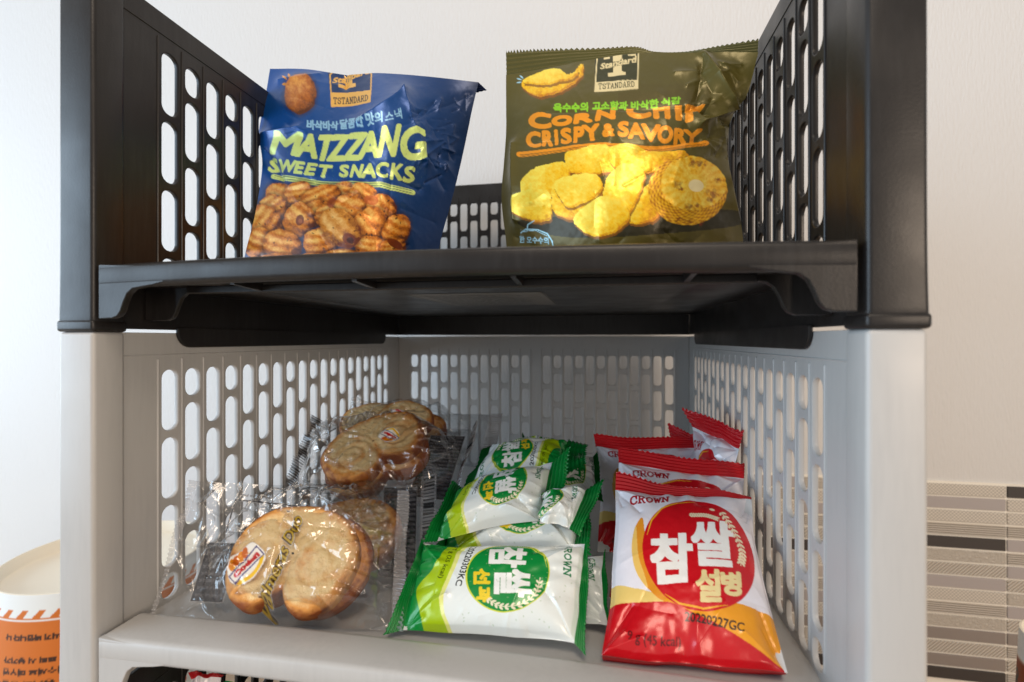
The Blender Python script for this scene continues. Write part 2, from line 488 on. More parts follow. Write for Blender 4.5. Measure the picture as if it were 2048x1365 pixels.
def curve_solid(outline, holes, thick, bevel=.0006):
    """flat outline with holes -> bevelled solid mesh in (a, b, c) with c the thickness axis centred on 0"""
    cu = bpy.data.curves.new('outline', 'CURVE'); cu.dimensions = '2D'; cu.fill_mode = 'BOTH'
    cu.extrude = thick / 2 - bevel; cu.bevel_depth = bevel; cu.bevel_resolution = 1; cu.offset = -bevel
    for pts in [outline] + holes:
        s = cu.splines.new('POLY'); s.points.add(len(pts) - 1)
        for p, (a, b) in zip(s.points, pts): p.co = (a, b, 0, 1)
        s.use_cyclic_u = True
    ob = bpy.data.objects.new('outline', cu); COL.objects.link(ob)
    dg = bpy.context.evaluated_depsgraph_get(); dg.update()
    me = bpy.data.meshes.new_from_object(ob.evaluated_get(dg))
    bpy.data.objects.remove(ob); bpy.data.curves.remove(cu)
    me.materials.clear()
    return me

def slot(ca, w, b0, b1, r, n=4):
    pts = []
    for cx, cy, a0 in ((ca + w / 2 - r, b1 - r, 0), (ca - w / 2 + r, b1 - r, 90), (ca - w / 2 + r, b0 + r, 180), (ca + w / 2 - r, b0 + r, 270)):
        for k in range(n + 1):
            t = math.radians(a0 + 90 * k / n); pts.append((cx + r * math.cos(t), cy + r * math.sin(t)))
    return pts[::-1]

def slot_columns(cols, w, top, start_short, floor=.0265):
    H = []
    for k, c in enumerate(cols):
        if c is None: continue
        short = (k % 2 == 0) == start_short
        z = top
        first = True
        while True:
            L = .0159 if (short and first) else .0338
            b0 = z - L
            if b0 < floor:
                if z - floor > .012: H.append(slot(c, w, floor, z, .0045))
                break
            H.append(slot(c, w, b0, z, .0046)); z = b0 - .0043; first = False
    return H

def place(me, fn):
    n = len(me.vertices); co = np.zeros(n * 3); me.vertices.foreach_get('co', co); co = co.reshape(-1, 3)
    me.vertices.foreach_set('co', np.ascontiguousarray(np.stack(fn(co[:, 0], co[:, 1], co[:, 2]), -1)).ravel()); me.update()
    return me

def join_meshes(name, meshes):
    bm = bmesh.new()
    for m in meshes: bm.from_mesh(m)
    me = bpy.data.meshes.new(name); bm.to_mesh(me); bm.free()
    for m in meshes: bpy.data.meshes.remove(m)
    return me

def auto_smooth(me, deg=35):
    smooth(me, True)
    try: me.set_sharp_from_angle(angle=math.radians(deg))
    except Exception: pass

def rrect(x0, x1, z0, z1, r, n=4):
    pts = []
    for cx, cy, a0 in ((x1 - r, z1 - r, 0), (x0 + r, z1 - r, 90), (x0 + r, z0 + r, 180), (x1 - r, z0 + r, 270)):
        for k in range(n + 1):
            t = math.radians(a0 + 90 * k / n); pts.append((cx + r * math.cos(t), cy + r * math.sin(t)))
    return pts

SIDE_COLS = [.2331 + k * .01541 for k in range(19)]
BACK_COLS = [-.2181 + k * .01211 if k != 12 else None for k in range(25)]
PARTS = {}
def basket_parts():
    # side walls
    for side, x in (('L', XL), ('R', XR)):
        sgn = -1 if side == 'L' else 1
        me = curve_solid([(YF + .004, .0), (YB + TH, .0), (YB + TH, HB), (YF + .004, HB)], slot_columns(SIDE_COLS, .0103, .1542, False), TH)
        place(me, lambda a, b, c: (x + sgn * (TH / 2 + c), a, b))
        extra = []
        for k in range(20):
            yy = SIDE_COLS[0] + (k - .5) * .01541
            extra.append(box_mesh('r', x - .0005, x + .0006, yy - .0006, yy + .0006, .03, .1605, .0003, 1) if side == 'L' else box_mesh('r', x - .0006, x + .0005, yy - .0006, yy + .0006, .03, .1605, .0003, 1))
        # rolled top bead and a bottom rim along the outside
        xo = x + sgn * TH
        extra.append(box_mesh('r', min(xo - .0005 * sgn, xo + .0035 * sgn), max(xo - .0005 * sgn, xo + .0035 * sgn), YF + .014, YB + .0025, HB - .006, HB - .0002, .001))
        extra.append(box_mesh('r', min(xo - .0005 * sgn, xo + .003 * sgn), max(xo - .0005 * sgn, xo + .003 * sgn), YF + .014, YB + .0025, .0003, .009, .001))
        extra.append(box_mesh('r', min(x - .0004 * sgn, x + .001 * sgn), max(x - .0004 * sgn, x + .001 * sgn), YF + .006, YB - .0005, HB - .0125, HB - .0117, .0003, 1))
        me = join_meshes('side_wall', [me] + extra); auto_smooth(me); PARTS['side' + side] = me
        # front flange
        a, b = (-.2569, XL + .0012) if side == 'L' else (XR - .0012, .1112)
        m1 = box_mesh('p', a, b, YF, YF + .016, .002, HB, .0020, 4)
        bm = bmesh.new(); bm.from_mesh(m1)
        for zc in (.006, .011, .018, .03, .05): bmesh.ops.bisect_plane(bm, geom=bm.verts[:] + bm.edges[:] + bm.faces[:], plane_co=(0, 0, zc), plane_no=(0, 0, 1))
        bm.to_mesh(m1); bm.free()
        # the post flares outward to its foot
        mid = (a + b) / 2
        place(m1, lambda X, Y, Z: (X + sgn * .0008 * np.exp(-np.clip(Z, 0, 1) / .018) * (sgn * (X - mid) > 0), Y, Z))
        m2 = box_mesh('p', a - (.0010 if side == 'L' else .0004), b + (.0010 if side == 'R' else .0004), YF - .0005, YF + .017, -.0017, .0040, .0016, 3)
        me = join_meshes('front_post', [m1, m2]); auto_smooth(me, 50); PARTS['post' + side] = me
        # tab that locks into the basket below
        m = curve_solid(rrect(.236, .506, -.0100, .0100, .009, 6)[::-1], [], .002)
        xi = x - sgn * .0013
        place(m, lambda aa, bb, c: (aa, np.where(bb > .0008, .0008 + (bb - .0008) * .05, bb), c))
        place(m, lambda aa, bb, c: (xi + c, aa, bb)); auto_smooth(m); PARTS['tab' + side] = m
    # back wall
    me = curve_solid([(XL + .0002, 0), (XR - .0002, 0), (XR - .0002, HB), (XL + .0002, HB)], slot_columns(BACK_COLS, .0086, .1542, True), TH)
    place(me, lambda a, b, c: (a, YB + TH / 2 + c, b))
    ex = []
    for k in range(26):
        xx = -.2181 + (k - .5) * .01211
        ex.append(box_mesh('r', xx - .0005, xx + .0005, YB - .0006, YB + .0005, .03, .1605, .0003, 1))
    ex.append(box_mesh('r', XL, XR, YB + TH - .0005, YB + TH + .003, HB - .006, HB - .0002, .001))
    me = join_meshes('back_wall', [me] + ex); auto_smooth(me); PARTS['back'] = me
    # shelf with its front lip: one section swept along the width
    sec = [(.1925, .0187), (.1905, .0200), (.1900, .0215), (.1900, .0280), (.1908, .0293), (.1925, .0300), (.2100, .0302), (.2125, .0296), (.2140, .0280), (.2155, .0255), (.2190, .0246),
           (YB + .0005, .0246), (YB + .0005, .0215), (.2165, .0215), (.2135, .0230), (.2115, .0270), (.1965, .0272), (.1938, .0255), (.1935, .0187)]
    n = 49; V = []
    for i in range(n):
        f = i / (n - 1); x = XL + .0045 + f * (XR - XL - .009)
        cr = .0022 * (1 - (2 * f - 1) ** 2)
        V.append([(x, y, z + cr * (1 if y < .215 else .0)) for y, z in sec])
    V = np.array(V); m = len(sec)
    F = grid_faces(n, m, True)
    me = mesh_np('shelf', V.reshape(-1, 3), F)
    bm = bmesh.new(); bm.from_mesh(me); bm.verts.ensure_lookup_table()
    bm.faces.new([bm.verts[k] for k in range(m)]); bm.faces.new([bm.verts[(n - 1) * m + k] for k in range(m)][::-1])
    bmesh.ops.recalc_face_normals(bm, faces=bm.faces[:]); bm.to_mesh(me); bm.free()
    # side strips that carry the shelf between lip end and wall
    e1 = box_mesh('s', XL - .0005, XL + .006, YF + .026, YB, .0216, .0244); e2 = box_mesh('s', XR - .006, XR + .0005, YF + .026, YB, .0216, .0244)
    me = join_meshes('shelf', [me, e1, e2]); auto_smooth(me, 40); PARTS['shelf'] = me
    # curved brackets at both ends of the lip, twice in depth
    def bracket(sgn, x0, y, t, dx, ztop=1):
        pts = [(0, .030), (0, .0045), (.0075, .0045), (.0105, .0055), (.0125, .0080), (.0140, .0120), (.0160, .0160), (.0190, .0183), (.024, .0190), (.030, .0198), (.036, .0210), (.036, .0220), (.0362, .0278), (.030, .0288)]
        pts = [(x0 + sgn * (a + (dx if a > 0 else 0)), min(b, ztop) + (.0004 * k / 12 if b > ztop else 0)) for k, (a, b) in enumerate(pts)]
        if sgn > 0: pts = pts[::-1]
        m = curve_solid(pts, [], t, .0005); place(m, lambda a, b, c: (a, y + c, b)); auto_smooth(m); return m
    PARTS['brL'] = bracket(1, XL + .0040, YF + .0019, .0034, 0); PARTS['brR'] = bracket(-1, XR - .0040, YF + .0019, .0034, 0)
    PARTS['brL2'] = bracket(1, XL + .0005, YF + .0285, .0025, .006, .0225); PARTS['brR2'] = bracket(-1, XR - .0005, YF + .0285, .0025, .006, .0225)
    PARTS['rib'] = box_mesh('under_rib', XL + .03, XR - .03, YF + .0225, YF + .0245, .0178, .0218, .0006, 1)
    bm = bmesh.new(); bmesh.ops.create_cube(bm, size=1)
    for v in bm.verts: v.co = Vector((v.co.x * .0022, YF + .0135 + v.co.y * .019, .0205 + v.co.z * (.0040 if v.co.y > 0 else .0015)))
    g = bpy.data.meshes.new('gusset'); bm.to_mesh(g); bm.free(); PARTS['gusset'] = g
basket_parts()

def basket(z, material, label):
    b = empty('stacking_basket', (0, 0, z))
    tag(b, label, 'basket', 'stacked baskets')
    def part(name, me):
        o = bpy.data.objects.new(name, me.copy()); COL.objects.link(o); o.parent = b
        o.data.materials.clear(); o.data.materials.append(material); return o
    for n, k in (('side_wall', 'sideL'), ('side_wall', 'sideR'), ('back_wall', 'back'), ('front_post', 'postL'), ('front_post', 'postR'), ('shelf', 'shelf'),
                 ('stacking_tab', 'tabL'), ('stacking_tab', 'tabR'), ('shelf_bracket', 'brL'), ('shelf_bracket', 'brR'), ('shelf_bracket', 'brL2'), ('shelf_bracket', 'brR2'), ('under_rib', 'rib')):
        if 'tab' in n and z < .01: continue
        part(n, PARTS[k])
    for x in (-.165, -.105, -.035, .035):
        o = part('gusset', PARTS['gusset']); o.location = (x, 0, 0)
    return b
ZU = EYE + .0055; ZM = ZU - PITCH; ZL = ZM - PITCH
upper = basket(ZU, M_BLACK, 'black brown plastic basket on top, holding the two snack bags')
middle = basket(ZM, M_GREY, 'light grey plastic basket holding cookies and rice crackers')
lower = basket(ZL, M_BLACK, 'dark plastic basket at the bottom of the stack under the light grey one')
for fx in (-.255, .093):
    for fy in (YF, YB - .016):
        o = link('foot', box_mesh('foot', fx, fx + .016, fy, fy + .018, TABLE - ZL - .0003, .003, .002), M_BLACK); o.parent = lower

# printed sticker under the upper shelf
st = Art(0, 0, 83, 100, 3, '6f6b66')
rs = np.random.RandomState(2)
for k in range(11):
    y = 92 - k * 8
    st.text('품명 정리 바구니 재질 폴리프로필렌 제조 대한민국'[rs.randint(0, 5):][:rs.randint(14, 24)], [(8, y), (8 + rs.uniform(45, 68), y), (8 + 60, y + 4.2), (8, y + 4.2)], '1c1a19', .15)
st.stroke([(1, 1), (82, 1), (82, 99), (1, 99), (1, 1)], .8, '24211f')
gx, gy = np.meshgrid(np.linspace(0, 1, 130), np.linspace(0, 1, 150))
SP = np.stack([-.115 + gx * .083, .27 + gy * .10, np.full_like(gx, .0213)], -1)
o = grid_obj('sticker', SP, st.sample(gx * 83, gy * 100), M_PAPER, None); o.parent = upper
tag(o, 'flat information sticker under the black shelf')

# ---------------------------------------------------------------- bags, packs, wrappers
CAMP = np.array([0, 0, EYE])
def toward_cam(P, N):
    d = CAMP - P
    return N if (N * d).sum() > 0 else -N

def ctrl_pts(rows): return np.array([[at(*c) for c in r] for r in rows]), np.array([[c[:2] for c in r] for r in rows], float)

def patch(C, nv, nu):
    Wv = spline_w(C.shape[0], nv); Wu = spline_w(C.shape[1], nu)
    return np.einsum('ia,jb,abk->ijk', Wv, Wu, C)

def back_sheet(P, thick, nv=40, nu=40, p=2.5):
    """closing sheet behind a front surface: spans its edge and bulges away"""
    iv = np.linspace(0, P.shape[0] - 1, nv).round().astype(int); iu = np.linspace(0, P.shape[1] - 1, nu).round().astype(int)
    top, bot, le, ri = P[0][iu], P[-1][iu], P[iv][:, 0], P[iv][:, -1]
    v = np.linspace(0, 1, nv)[:, None, None]; u = np.linspace(0, 1, nu)[None, :, None]
    Q = (1 - v) * top[None] + v * bot[None] + (1 - u) * le[:, None] + u * ri[:, None] \
        - ((1 - u) * (1 - v) * P[0, 0] + u * (1 - v) * P[0, -1] + (1 - u) * v * P[-1, 0] + u * v * P[-1, -1])
    N = toward_cam(Q, normals(Q)).mean((0, 1)); N /= np.linalg.norm(N)
    prof = ((1 - np.abs(2 * u - 1) ** p) * (1 - np.abs(2 * v - 1) ** p))
    return Q - N * prof * thick

def seal_strip(name, E, Q, color_rgba, material, parent, zig=20, zamp=.08, ridges=8, ramp=.00035, rows=26, fold=0.0, wob=0.0):
    """crimped end strip from the body edge E to the outer edge Q"""
    n = len(E); t = np.linspace(0, 1, rows)[:, None]; u = np.linspace(0, 1, n)
    tri = (np.abs(((u * zig + .3 * vnoise(u * zig * .4, u * 0, zig)) % 1) * 2 - 1) - .5) * (.6 + .8 * vnoise(u * zig * .7, u * 0 + 3, zig))
    ext = 1 + zamp * tri
    P = E[None] + (Q - E)[None] * (t * (1 + (ext[None, :] - 1) * (t > .9)))[..., None]
    N = toward_cam(P, normals(P)); nm = N.mean((0, 1)); nm /= np.linalg.norm(nm)
    d = ramp * np.sin(t * ridges * 2 * np.pi) * np.clip(t * 6, 0, 1) + fold * np.sin(t * np.pi) + wob * t * np.sin(u * 9 + 1)[None]
    P = P + nm * d[..., None]
    C = np.empty(P.shape[:2] + (4,)); C[..., :3] = lin(color_rgba); C[..., 3] = 1
    return grid_obj(name, P, C, material, parent)

# ---- printed picture of crunchy pieces
def snack_piece(A, cx, cy, rx, ry, rot, dark, mid, light, ridges=0, seed=0, square=2.0, lightdir=(-.5, -.75)):
    R = max(rx, ry) * 1.3; sl = A.box(cx - R, cy - R, cx + R, cy + R)
    X, Y = A.X[sl], A.Y[sl]
    c, s = math.cos(rot), math.sin(rot)
    x = ((X - cx) * c + (Y - cy) * s) / rx; y = (-(X - cx) * s + (Y - cy) * c) / ry
    d = (np.abs(x) ** square + np.abs(y) ** square) ** (1 / square)
    d = d + .22 * (fbm(X * .07, Y * .07, seed) - .5) + .05 * (fbm(X * .3, Y * .3, seed + 9) - .5)
    m = np.clip((1 - d) * min(rx, ry) * A.res * .8 + .5, 0, 1)
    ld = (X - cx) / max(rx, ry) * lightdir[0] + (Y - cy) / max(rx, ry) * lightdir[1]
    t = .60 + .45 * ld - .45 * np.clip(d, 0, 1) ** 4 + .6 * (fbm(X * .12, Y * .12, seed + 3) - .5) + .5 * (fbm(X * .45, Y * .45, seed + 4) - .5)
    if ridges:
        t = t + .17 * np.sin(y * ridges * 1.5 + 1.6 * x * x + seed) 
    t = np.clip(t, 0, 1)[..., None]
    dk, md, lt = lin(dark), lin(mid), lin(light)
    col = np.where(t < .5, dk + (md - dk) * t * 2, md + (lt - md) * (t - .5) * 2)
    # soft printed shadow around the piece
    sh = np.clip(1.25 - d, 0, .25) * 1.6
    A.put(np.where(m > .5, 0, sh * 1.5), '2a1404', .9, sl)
    A.put(m, col, 1.0, sl)

def burst(A, pts, w, color):
    for p in pts: A.stroke(p, w, color, taper=True)

# ---------------------------------------------------------------- blue snack bag
def blue_bag():
    A = Art(460, 100, 990, 620, 1.7, '054a94')
    g = np.clip((A.X - 760) / 200, 0, 1); A.put(g, '041a36', .94)  # shade of the side turning away, painted into the blue
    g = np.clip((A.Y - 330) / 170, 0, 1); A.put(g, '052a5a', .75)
    # single piece and its sparkle
    burst(A, [[(566, 154), (577, 165)], [(578, 150), (583, 162)], [(567, 172), (577, 172)]], 4.2, 'f0a020')
    snack_piece(A, 601, 190, 31, 38, .15, '5a2a08', 'b8681c', 'e8a850', 0, 3)
    # emblem
    gold = 'e9b75c'
    A.poly([(655, 139), (745, 134), (742, 210), (663, 214)], '0d3568')
    A.stroke([(670, 140), (660, 150), (663, 213), (743, 209), (743, 150), (738, 140)], 2.6, gold)
    A.poly([(662, 186), (743, 183), (743, 209), (664, 213)], gold)
    A.slab('TSTANDARD', [(667, 208), (738, 205), (738, 193), (667, 196)], '1c2430', 1.7, .25)
    A.poly([(688, 148), (703, 147), (703, 165), (711, 166), (711, 174), (677, 175), (677, 167), (688, 166)], gold)
    A.text('Standard', [(664, 168), (738, 148), (741, 136), (668, 156)], '0d3568', 1.6)
    A.text('Standard', [(664, 168), (738, 148), (741, 136), (668, 156)], gold, .55)
    # line of Korean
    lb = '8fc4e6'
    A.text('바삭바삭', [(615, 261), (677, 262), (677, 244), (614, 240)], lb, .8)
    A.text('달콤한', [(681, 261), (731, 258), (732, 238), (680, 240)], lb, .9)
    A.text('맛의', [(737, 257), (766, 248), (766, 231), (736, 238)], lb, .6)
    A.text('스낵', [(771, 248), (803, 241), (800, 222), (771, 232)], lb, .4)
    # big lettering
    ly = 'd3e888'
    big = [('M', 536, 307, 594, 312, 608, 268, 556, 266), ('A', 589, 313, 633, 318, 645, 271, 602, 269), ('T', 625, 321, 661, 321, 677, 272, 640, 271),
           ('Z', 652, 322, 687, 322, 702, 272, 668, 271), ('Z', 684, 322, 718, 321, 737, 267, 700, 270), ('A', 714, 320, 758, 314, 767, 263, 722, 266),
           ('N', 753, 314, 790, 313, 801, 251, 766, 256), ('G', 799, 322, 848, 323, 848, 258, 800, 258)]
    for ch, *q in big:
        A.text(ch, [q[0:2], q[2:4], q[4:6], q[6:8]], ly, 3.0, wear=.0)
    sm = [('S', 534, 342, 548, 345, 552, 316, 536, 314), ('W', 552, 343, 588, 345, 594, 322, 556, 318), ('E', 586, 347, 604, 349, 611, 325, 594, 323), ('E', 608, 350, 628, 352, 636, 328, 616, 326), ('T', 632, 354, 658, 356, 666, 331, 639, 329),
          ('S', 678, 354, 696, 356, 700, 331, 680, 329), ('N', 700, 356, 722, 356, 728, 329, 706, 330), ('A', 722, 356, 751, 354, 754, 326, 727, 328), ('C', 751, 352, 776, 355, 778, 325, 753, 324), ('K', 781, 357, 806, 360, 808, 329, 784, 326), ('S', 806, 363, 829, 366, 830, 336, 810, 332)]
    for ch, *q in sm: A.text(ch, [q[0:2], q[2:4], q[4:6], q[6:8]], ly, 1.9)
    top = [(546, 345), (640, 360), (690, 362), (760, 361), (826, 378)]
    A.stroke([(x, y + 7) for x, y in top], 11, ly)
    A.stroke([(x, y + 4) for x, y in top], 1.4, '1d4a62'); A.stroke([(x, y + 9) for x, y in top], 1.2, '1d4a62')
    rs = np.random.RandomState(4)
    for _ in range(260):   # worn ink in the lettering
        x, y = rs.uniform(540, 845), rs.uniform(262, 362)
        A.stroke([(x, y), (x + rs.uniform(-3, 3), y + rs.uniform(-1, 5))], .55, '5a8a70', .5)
    # heap of ridged pieces
    D, Md, L = '5a2206', 'd17a1e', 'fbc768'
    heap = [(562, 392, 30, 25, .35), (600, 388, 30, 24, -.25), (688, 390, 32, 26, .2), (728, 392, 30, 25, .5), (640, 398, 42, 27, -.45), (545, 418, 30, 27, -.5), (700, 420, 38, 33, .25), (762, 418, 29, 31, .8),
            (530, 446, 34, 38, -.9), (630, 428, 36, 25, -.5), (598, 440, 31, 36, .6), (655, 436, 24, 26, -.4), (738, 452, 33, 42, .7), (792, 462, 26, 36, .4), (516, 488, 23, 33, .3), (565, 490, 38, 30, .2), (640, 488, 33, 32, -.2), (690, 522, 50, 24, 0), (742, 494, 34, 22, .1), (787, 496, 28, 20, -.2), (560, 528, 50, 22, 0), (630, 528, 50, 22, 0), (780, 528, 50, 22, 0)]
    for i, h in enumerate(heap):
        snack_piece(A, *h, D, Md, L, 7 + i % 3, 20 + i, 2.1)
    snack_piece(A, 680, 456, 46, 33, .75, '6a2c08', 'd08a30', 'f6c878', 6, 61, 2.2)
    A.ellipse(697, 478, 13, 11, .5, '6a260c', .9); A.ellipse(700, 481, 7, 6, 0, '3a0f06', .9)
    A.ellipse(600, 441, 8, 11, .3, '6a260c', .9); A.ellipse(601, 443, 4, 5, 0, 'a05a30', .9)
    A.ellipse(742, 400, 15, 10, .1, 'b4561a', .8); A.ellipse(592, 504, 11, 7, 0, '4a1808', .8); A.ellipse(662, 404, 7, 11, .5, '8a3c10', .8)
    A.ellipse(790, 488, 18, 8, .5, '7a300a')
    for _ in range(60):
        a, b = rs.uniform(500, 810), rs.uniform(385, 505)
        A.ellipse(a, b, rs.uniform(1, 3.2), rs.uniform(.8, 2), rs.uniform(0, 3), '2a1208', .85 if A.sample(np.array([a]), np.array([b]))[0, 0] > .15 else 0)
    rows = [
        [(540, 138, .327), (610, 139, .322), (690, 149, .317), (760, 147, .320), (860, 154, .326), (957, 165, .332)],
        [(530, 200, .313), (600, 200, .297), (690, 203, .300), (770, 200, .296), (860, 208, .310), (943, 226, .330)],
        [(518, 268, .308), (598, 268, .288), (690, 270, .282), (770, 266, .282), (855, 272, .304), (930, 290, .328)],
        [(524, 335, .302), (595, 345, .281), (690, 350, .274), (770, 350, .276), (845, 352, .298), (914, 360, .324)],
        [(510, 430, .292), (590, 430, .276), (690, 430, .268), (770, 430, .272), (834, 430, .294), (896, 428, .320)],
        [(490, 510, .285), (585, 506, .272), (690, 502, .265), (765, 500, .270), (823, 498, .290), (879, 492, .315)],
        [(484, 570, .286), (585, 569, .277), (690, 566, .274), (765, 564, .277), (822, 556, .292), (873, 548, .312)]]
    C, Q = ctrl_pts(rows)
    nv, nu = 300, 300
    P = patch(C, nv, nu); S = patch(Q, nv, nu)
    X, Y = S[..., 0], S[..., 1]
    rng = np.random.RandomState(12)
    d = np.zeros_like(X)
    d += crease(X, Y, (808, 190), (720, 250), 22, .0045) + crease(X, Y, (808, 190), (850, 330), 20, .003)
    d += crease(X, Y, (692, 146), (690, 172), 10, -.004) + crease(X, Y, (640, 150), (560, 165), 14, .0025)
    d += crease(X, Y, (522, 268), (600, 258), 12, .003)
    d += crease(X, Y, (528, 300), (560, 360), 10, -.004) + crease(X, Y, (820, 240), (940, 190), 14, -.002)
    d += crease(X, Y, (760, 340), (840, 380), 14, -.002) + crease(X, Y, (620, 360), (700, 375), 14, -.002)
    d += rand_creases(X, Y, 46, (835, 190, 950, 360), 12, 45, 6, .0013, rng)
    d += rand_creases(X, Y, 18, (520, 140, 830, 340), 30, 90, 14, .0007, rng)
    d += rand_creases(X, Y, 24, (500, 340, 880, 520), 30, 90, 12, .0009, rng)
    d += .0015 * (fbm(X * .02, Y * .02, 8) - .5)
    e = np.minimum(np.minimum(np.linspace(0, 1, nu)[None], np.linspace(1, 0, nu)[None]), np.linspace(0, 1, nv)[:, None]) * 14
    d *= np.clip(e, 0, 1) ** .7 * .75 + .25
    P = P + toward_cam(P, normals(P)) * d[..., None]
    bag = empty('snack_bag', tuple(P[-1].mean(0)))
    tag(bag, 'crumpled dark blue foil bag of sweet snacks standing on the black shelf', 'snack bag', 'snack bags on the top shelf')
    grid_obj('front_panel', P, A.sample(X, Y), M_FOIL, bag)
    B = back_sheet(P, .018); Cb = np.ones(B.shape[:2] + (4,)); Cb[..., :3] = lin('0a2450')
    grid_obj('back_panel', B, Cb, M_FOIL, bag)
    # crimped top folded down behind, its end pokes out at the right
    E = P[0]; Qe = E + np.array([0.0035, .010, -.012]) + np.linspace(0, 1, nu)[:, None] ** 6 * np.array([.0015, -.006, .008])
    seal_strip('top_seal', E, Qe, '0a1f48', M_FOIL, bag, 60, .08, 5, .0003)
blue_bag()

# ---------------------------------------------------------------- olive snack bag
def olive_bag():
    A = Art(980, 60, 1540, 640, 1.7, '5c5422')
    g = np.clip((A.Y - 250) / 230, 0, 1); A.put(g, '584c1a', .8)
    og = 'f39a1c'
    burst(A, [[(1034, 157), (1044, 160)], [(1040, 151), (1047, 157)], [(1034, 166), (1043, 164)]], 3, 'a8d8ea')
    # lettering
    hi = [('C', 1055, 257, 1102, 256, 1100, 223, 1062, 224), ('O', 1100, 252, 1142, 250, 1145, 227, 1106, 230), ('R', 1146, 247, 1184, 243, 1186, 222, 1150, 226), ('N', 1190, 242, 1230, 237, 1230, 214, 1194, 219)]
    for ch, *q in hi: A.text(ch, [q[0:2], q[2:4], q[4:6], q[6:8]], og, 3.0)
    for ch, *q in [('C', 1252, 238, 1302, 234, 1302, 196, 1254, 200), ('H', 1308, 236, 1340, 238, 1338, 190, 1306, 192), ('I', 1352, 240, 1364, 240, 1362, 190, 1350, 190), ('P', 1372, 244, 1410, 240, 1410, 190, 1372, 190)]:
        A.text(ch, [q[0:2], q[2:4], q[4:6], q[6:8]], og, 3.6)
    A.poly([(1170, 180), (1240, 180), (1300, 205), (1420, 196), (1420, 170), (1170, 170)], '5a5121')
    A.poly([(1236, 226), (1250, 216), (1420, 208), (1420, 180), (1236, 186)], '594f20', 1.0)
    for ch, *q in [('C', 1052, 295, 1080, 294, 1080, 263, 1054, 264), ('R', 1082, 291, 1104, 291, 1104, 260, 1084, 261), ('I', 1108, 288, 1114, 288, 1114, 259, 1108, 259), ('S', 1120, 286, 1142, 285, 1142, 255, 1121, 256), ('P', 1146, 285, 1166, 284, 1168, 252, 1148, 253), ('Y', 1167, 281, 1201, 278, 1198, 247, 1163, 250),
                   ('&', 1204, 273, 1229, 272, 1227, 247, 1206, 248), ('S', 1236, 274, 1257, 273, 1258, 242, 1237, 243), ('A', 1257, 277, 1290, 278, 1288, 245, 1256, 245), ('V', 1283, 281, 1321, 282, 1321, 249, 1283, 247), ('O', 1315, 283, 1346, 284, 1347, 252, 1316, 251), ('R', 1349, 285, 1374, 286, 1372, 257, 1350, 256), ('Y', 1370, 287, 1403, 285, 1403, 260, 1368, 258)]:
        A.text(ch, [q[0:2], q[2:4], q[4:6], q[6:8]], og, 2.3)
    cr = 'efdca6'
    A.poly([(1190, 112), (1276, 102), (1277, 178), (1190, 186)], '3a3b1c')
    A.stroke([(1194, 114), (1190, 185), (1275, 178), (1277, 108)], 2.6, cr)
    A.poly([(1191, 166), (1276, 161), (1276, 179), (1190, 186)], cr)
    A.slab('TSTANDARD', [(1197, 180), (1269, 175), (1269, 165), (1197, 169)], '3a3b1c', 1.5, .25)
    A.poly([(1226, 112), (1244, 110), (1244, 145), (1251, 146), (1251, 152), (1216, 154), (1216, 147), (1227, 146)], cr)
    A.poly([(1208, 114), (1219, 113), (1219, 118), (1208, 119)], cr); A.poly([(1256, 110), (1272, 108), (1272, 112), (1257, 113)], cr)
    A.text('Standard', [(1200, 140), (1272, 126), (1273, 112), (1203, 128)], '3a3b1c', 2.0)
    A.text('Standard', [(1200, 140), (1272, 126), (1273, 112), (1203, 128)], cr, .6)
    gr = '8ed22a'
    A.text('옥수수의', [(1106, 221), (1176, 221), (1176, 205), (1106, 206)], gr, .8)
    A.text('고소함과', [(1184, 219), (1254, 218), (1256, 202), (1185, 204)], gr, .8)
    A.text('바삭한', [(1262, 217), (1318, 213), (1317, 197), (1262, 202)], gr, .8)
    A.text('식감', [(1323, 211), (1361, 208), (1362, 194), (1322, 198)], gr, .8)
    ul = [(1044, 311), (1110, 300), (1200, 289), (1290, 296), (1410, 287)]
    A.stroke(ul, 11, og); A.stroke([(x, y + 1) for x, y in ul], 1.3, '6a4a14'); A.stroke([(x, y + 4) for x, y in ul], 1.0, '6a4a14')
    # chips
    A.smoothpoly([(1050, 440), (1200, 430), (1450, 420), (1480, 450), (1300, 470), (1150, 476), (1060, 460)], '14120e', .75)
    def chip(pts, seed, tone=0):
        p = np.array(pts, float); c = p.mean(0); R = np.abs(p - c).max(0)
        sl = A.box(*(p.min(0) - 6), *(p.max(0) + 6)); X, Y = A.X[sl], A.Y[sl]
        q = np.vstack([p[-1:], p, p[:2]]); out = []
        for i in range(1, len(q) - 2):
            for f in np.linspace(0, 1, 6, endpoint=False):
                out.append(.5 * (2 * q[i] + (q[i + 1] - q[i - 1]) * f + (2 * q[i - 1] - 5 * q[i] + 4 * q[i + 1] - q[i + 2]) * f ** 2 + (3 * q[i] - q[i - 1] - 3 * q[i + 1] + q[i + 2]) * f ** 3))
        out = np.array(out); out += (np.random.RandomState(seed).rand(*out.shape) - .5) * 3
        def inside(ox, oy):
            m = np.zeros(X.shape, bool)
            for (xa, ya), (xb, yb) in zip(out, np.roll(out, -1, 0)):
                if ya == yb: continue
                m ^= ((ya > Y - oy) != (yb > Y - oy)) & (X - ox < (xb - xa) * (Y - oy - ya) / (yb - ya) + xa)
            return m
        A.put(inside(1.5, 5).astype(float), '8a5406', .85, sl)
        m = inside(0, 0)
        edge = m & ~inside(-3, -4)
        x, y = (X - c[0]) / R[0], (Y - c[1]) / R[1]
        t = .52 - .18 * x - .25 * y + .10 * np.sin(x * 3 + seed) + .7 * (fbm(X * .16, Y * .16, seed) - .47) + .5 * (fbm(X * .5, Y * .5, seed + 3) - .47) + [.1, -.02, .2][tone]
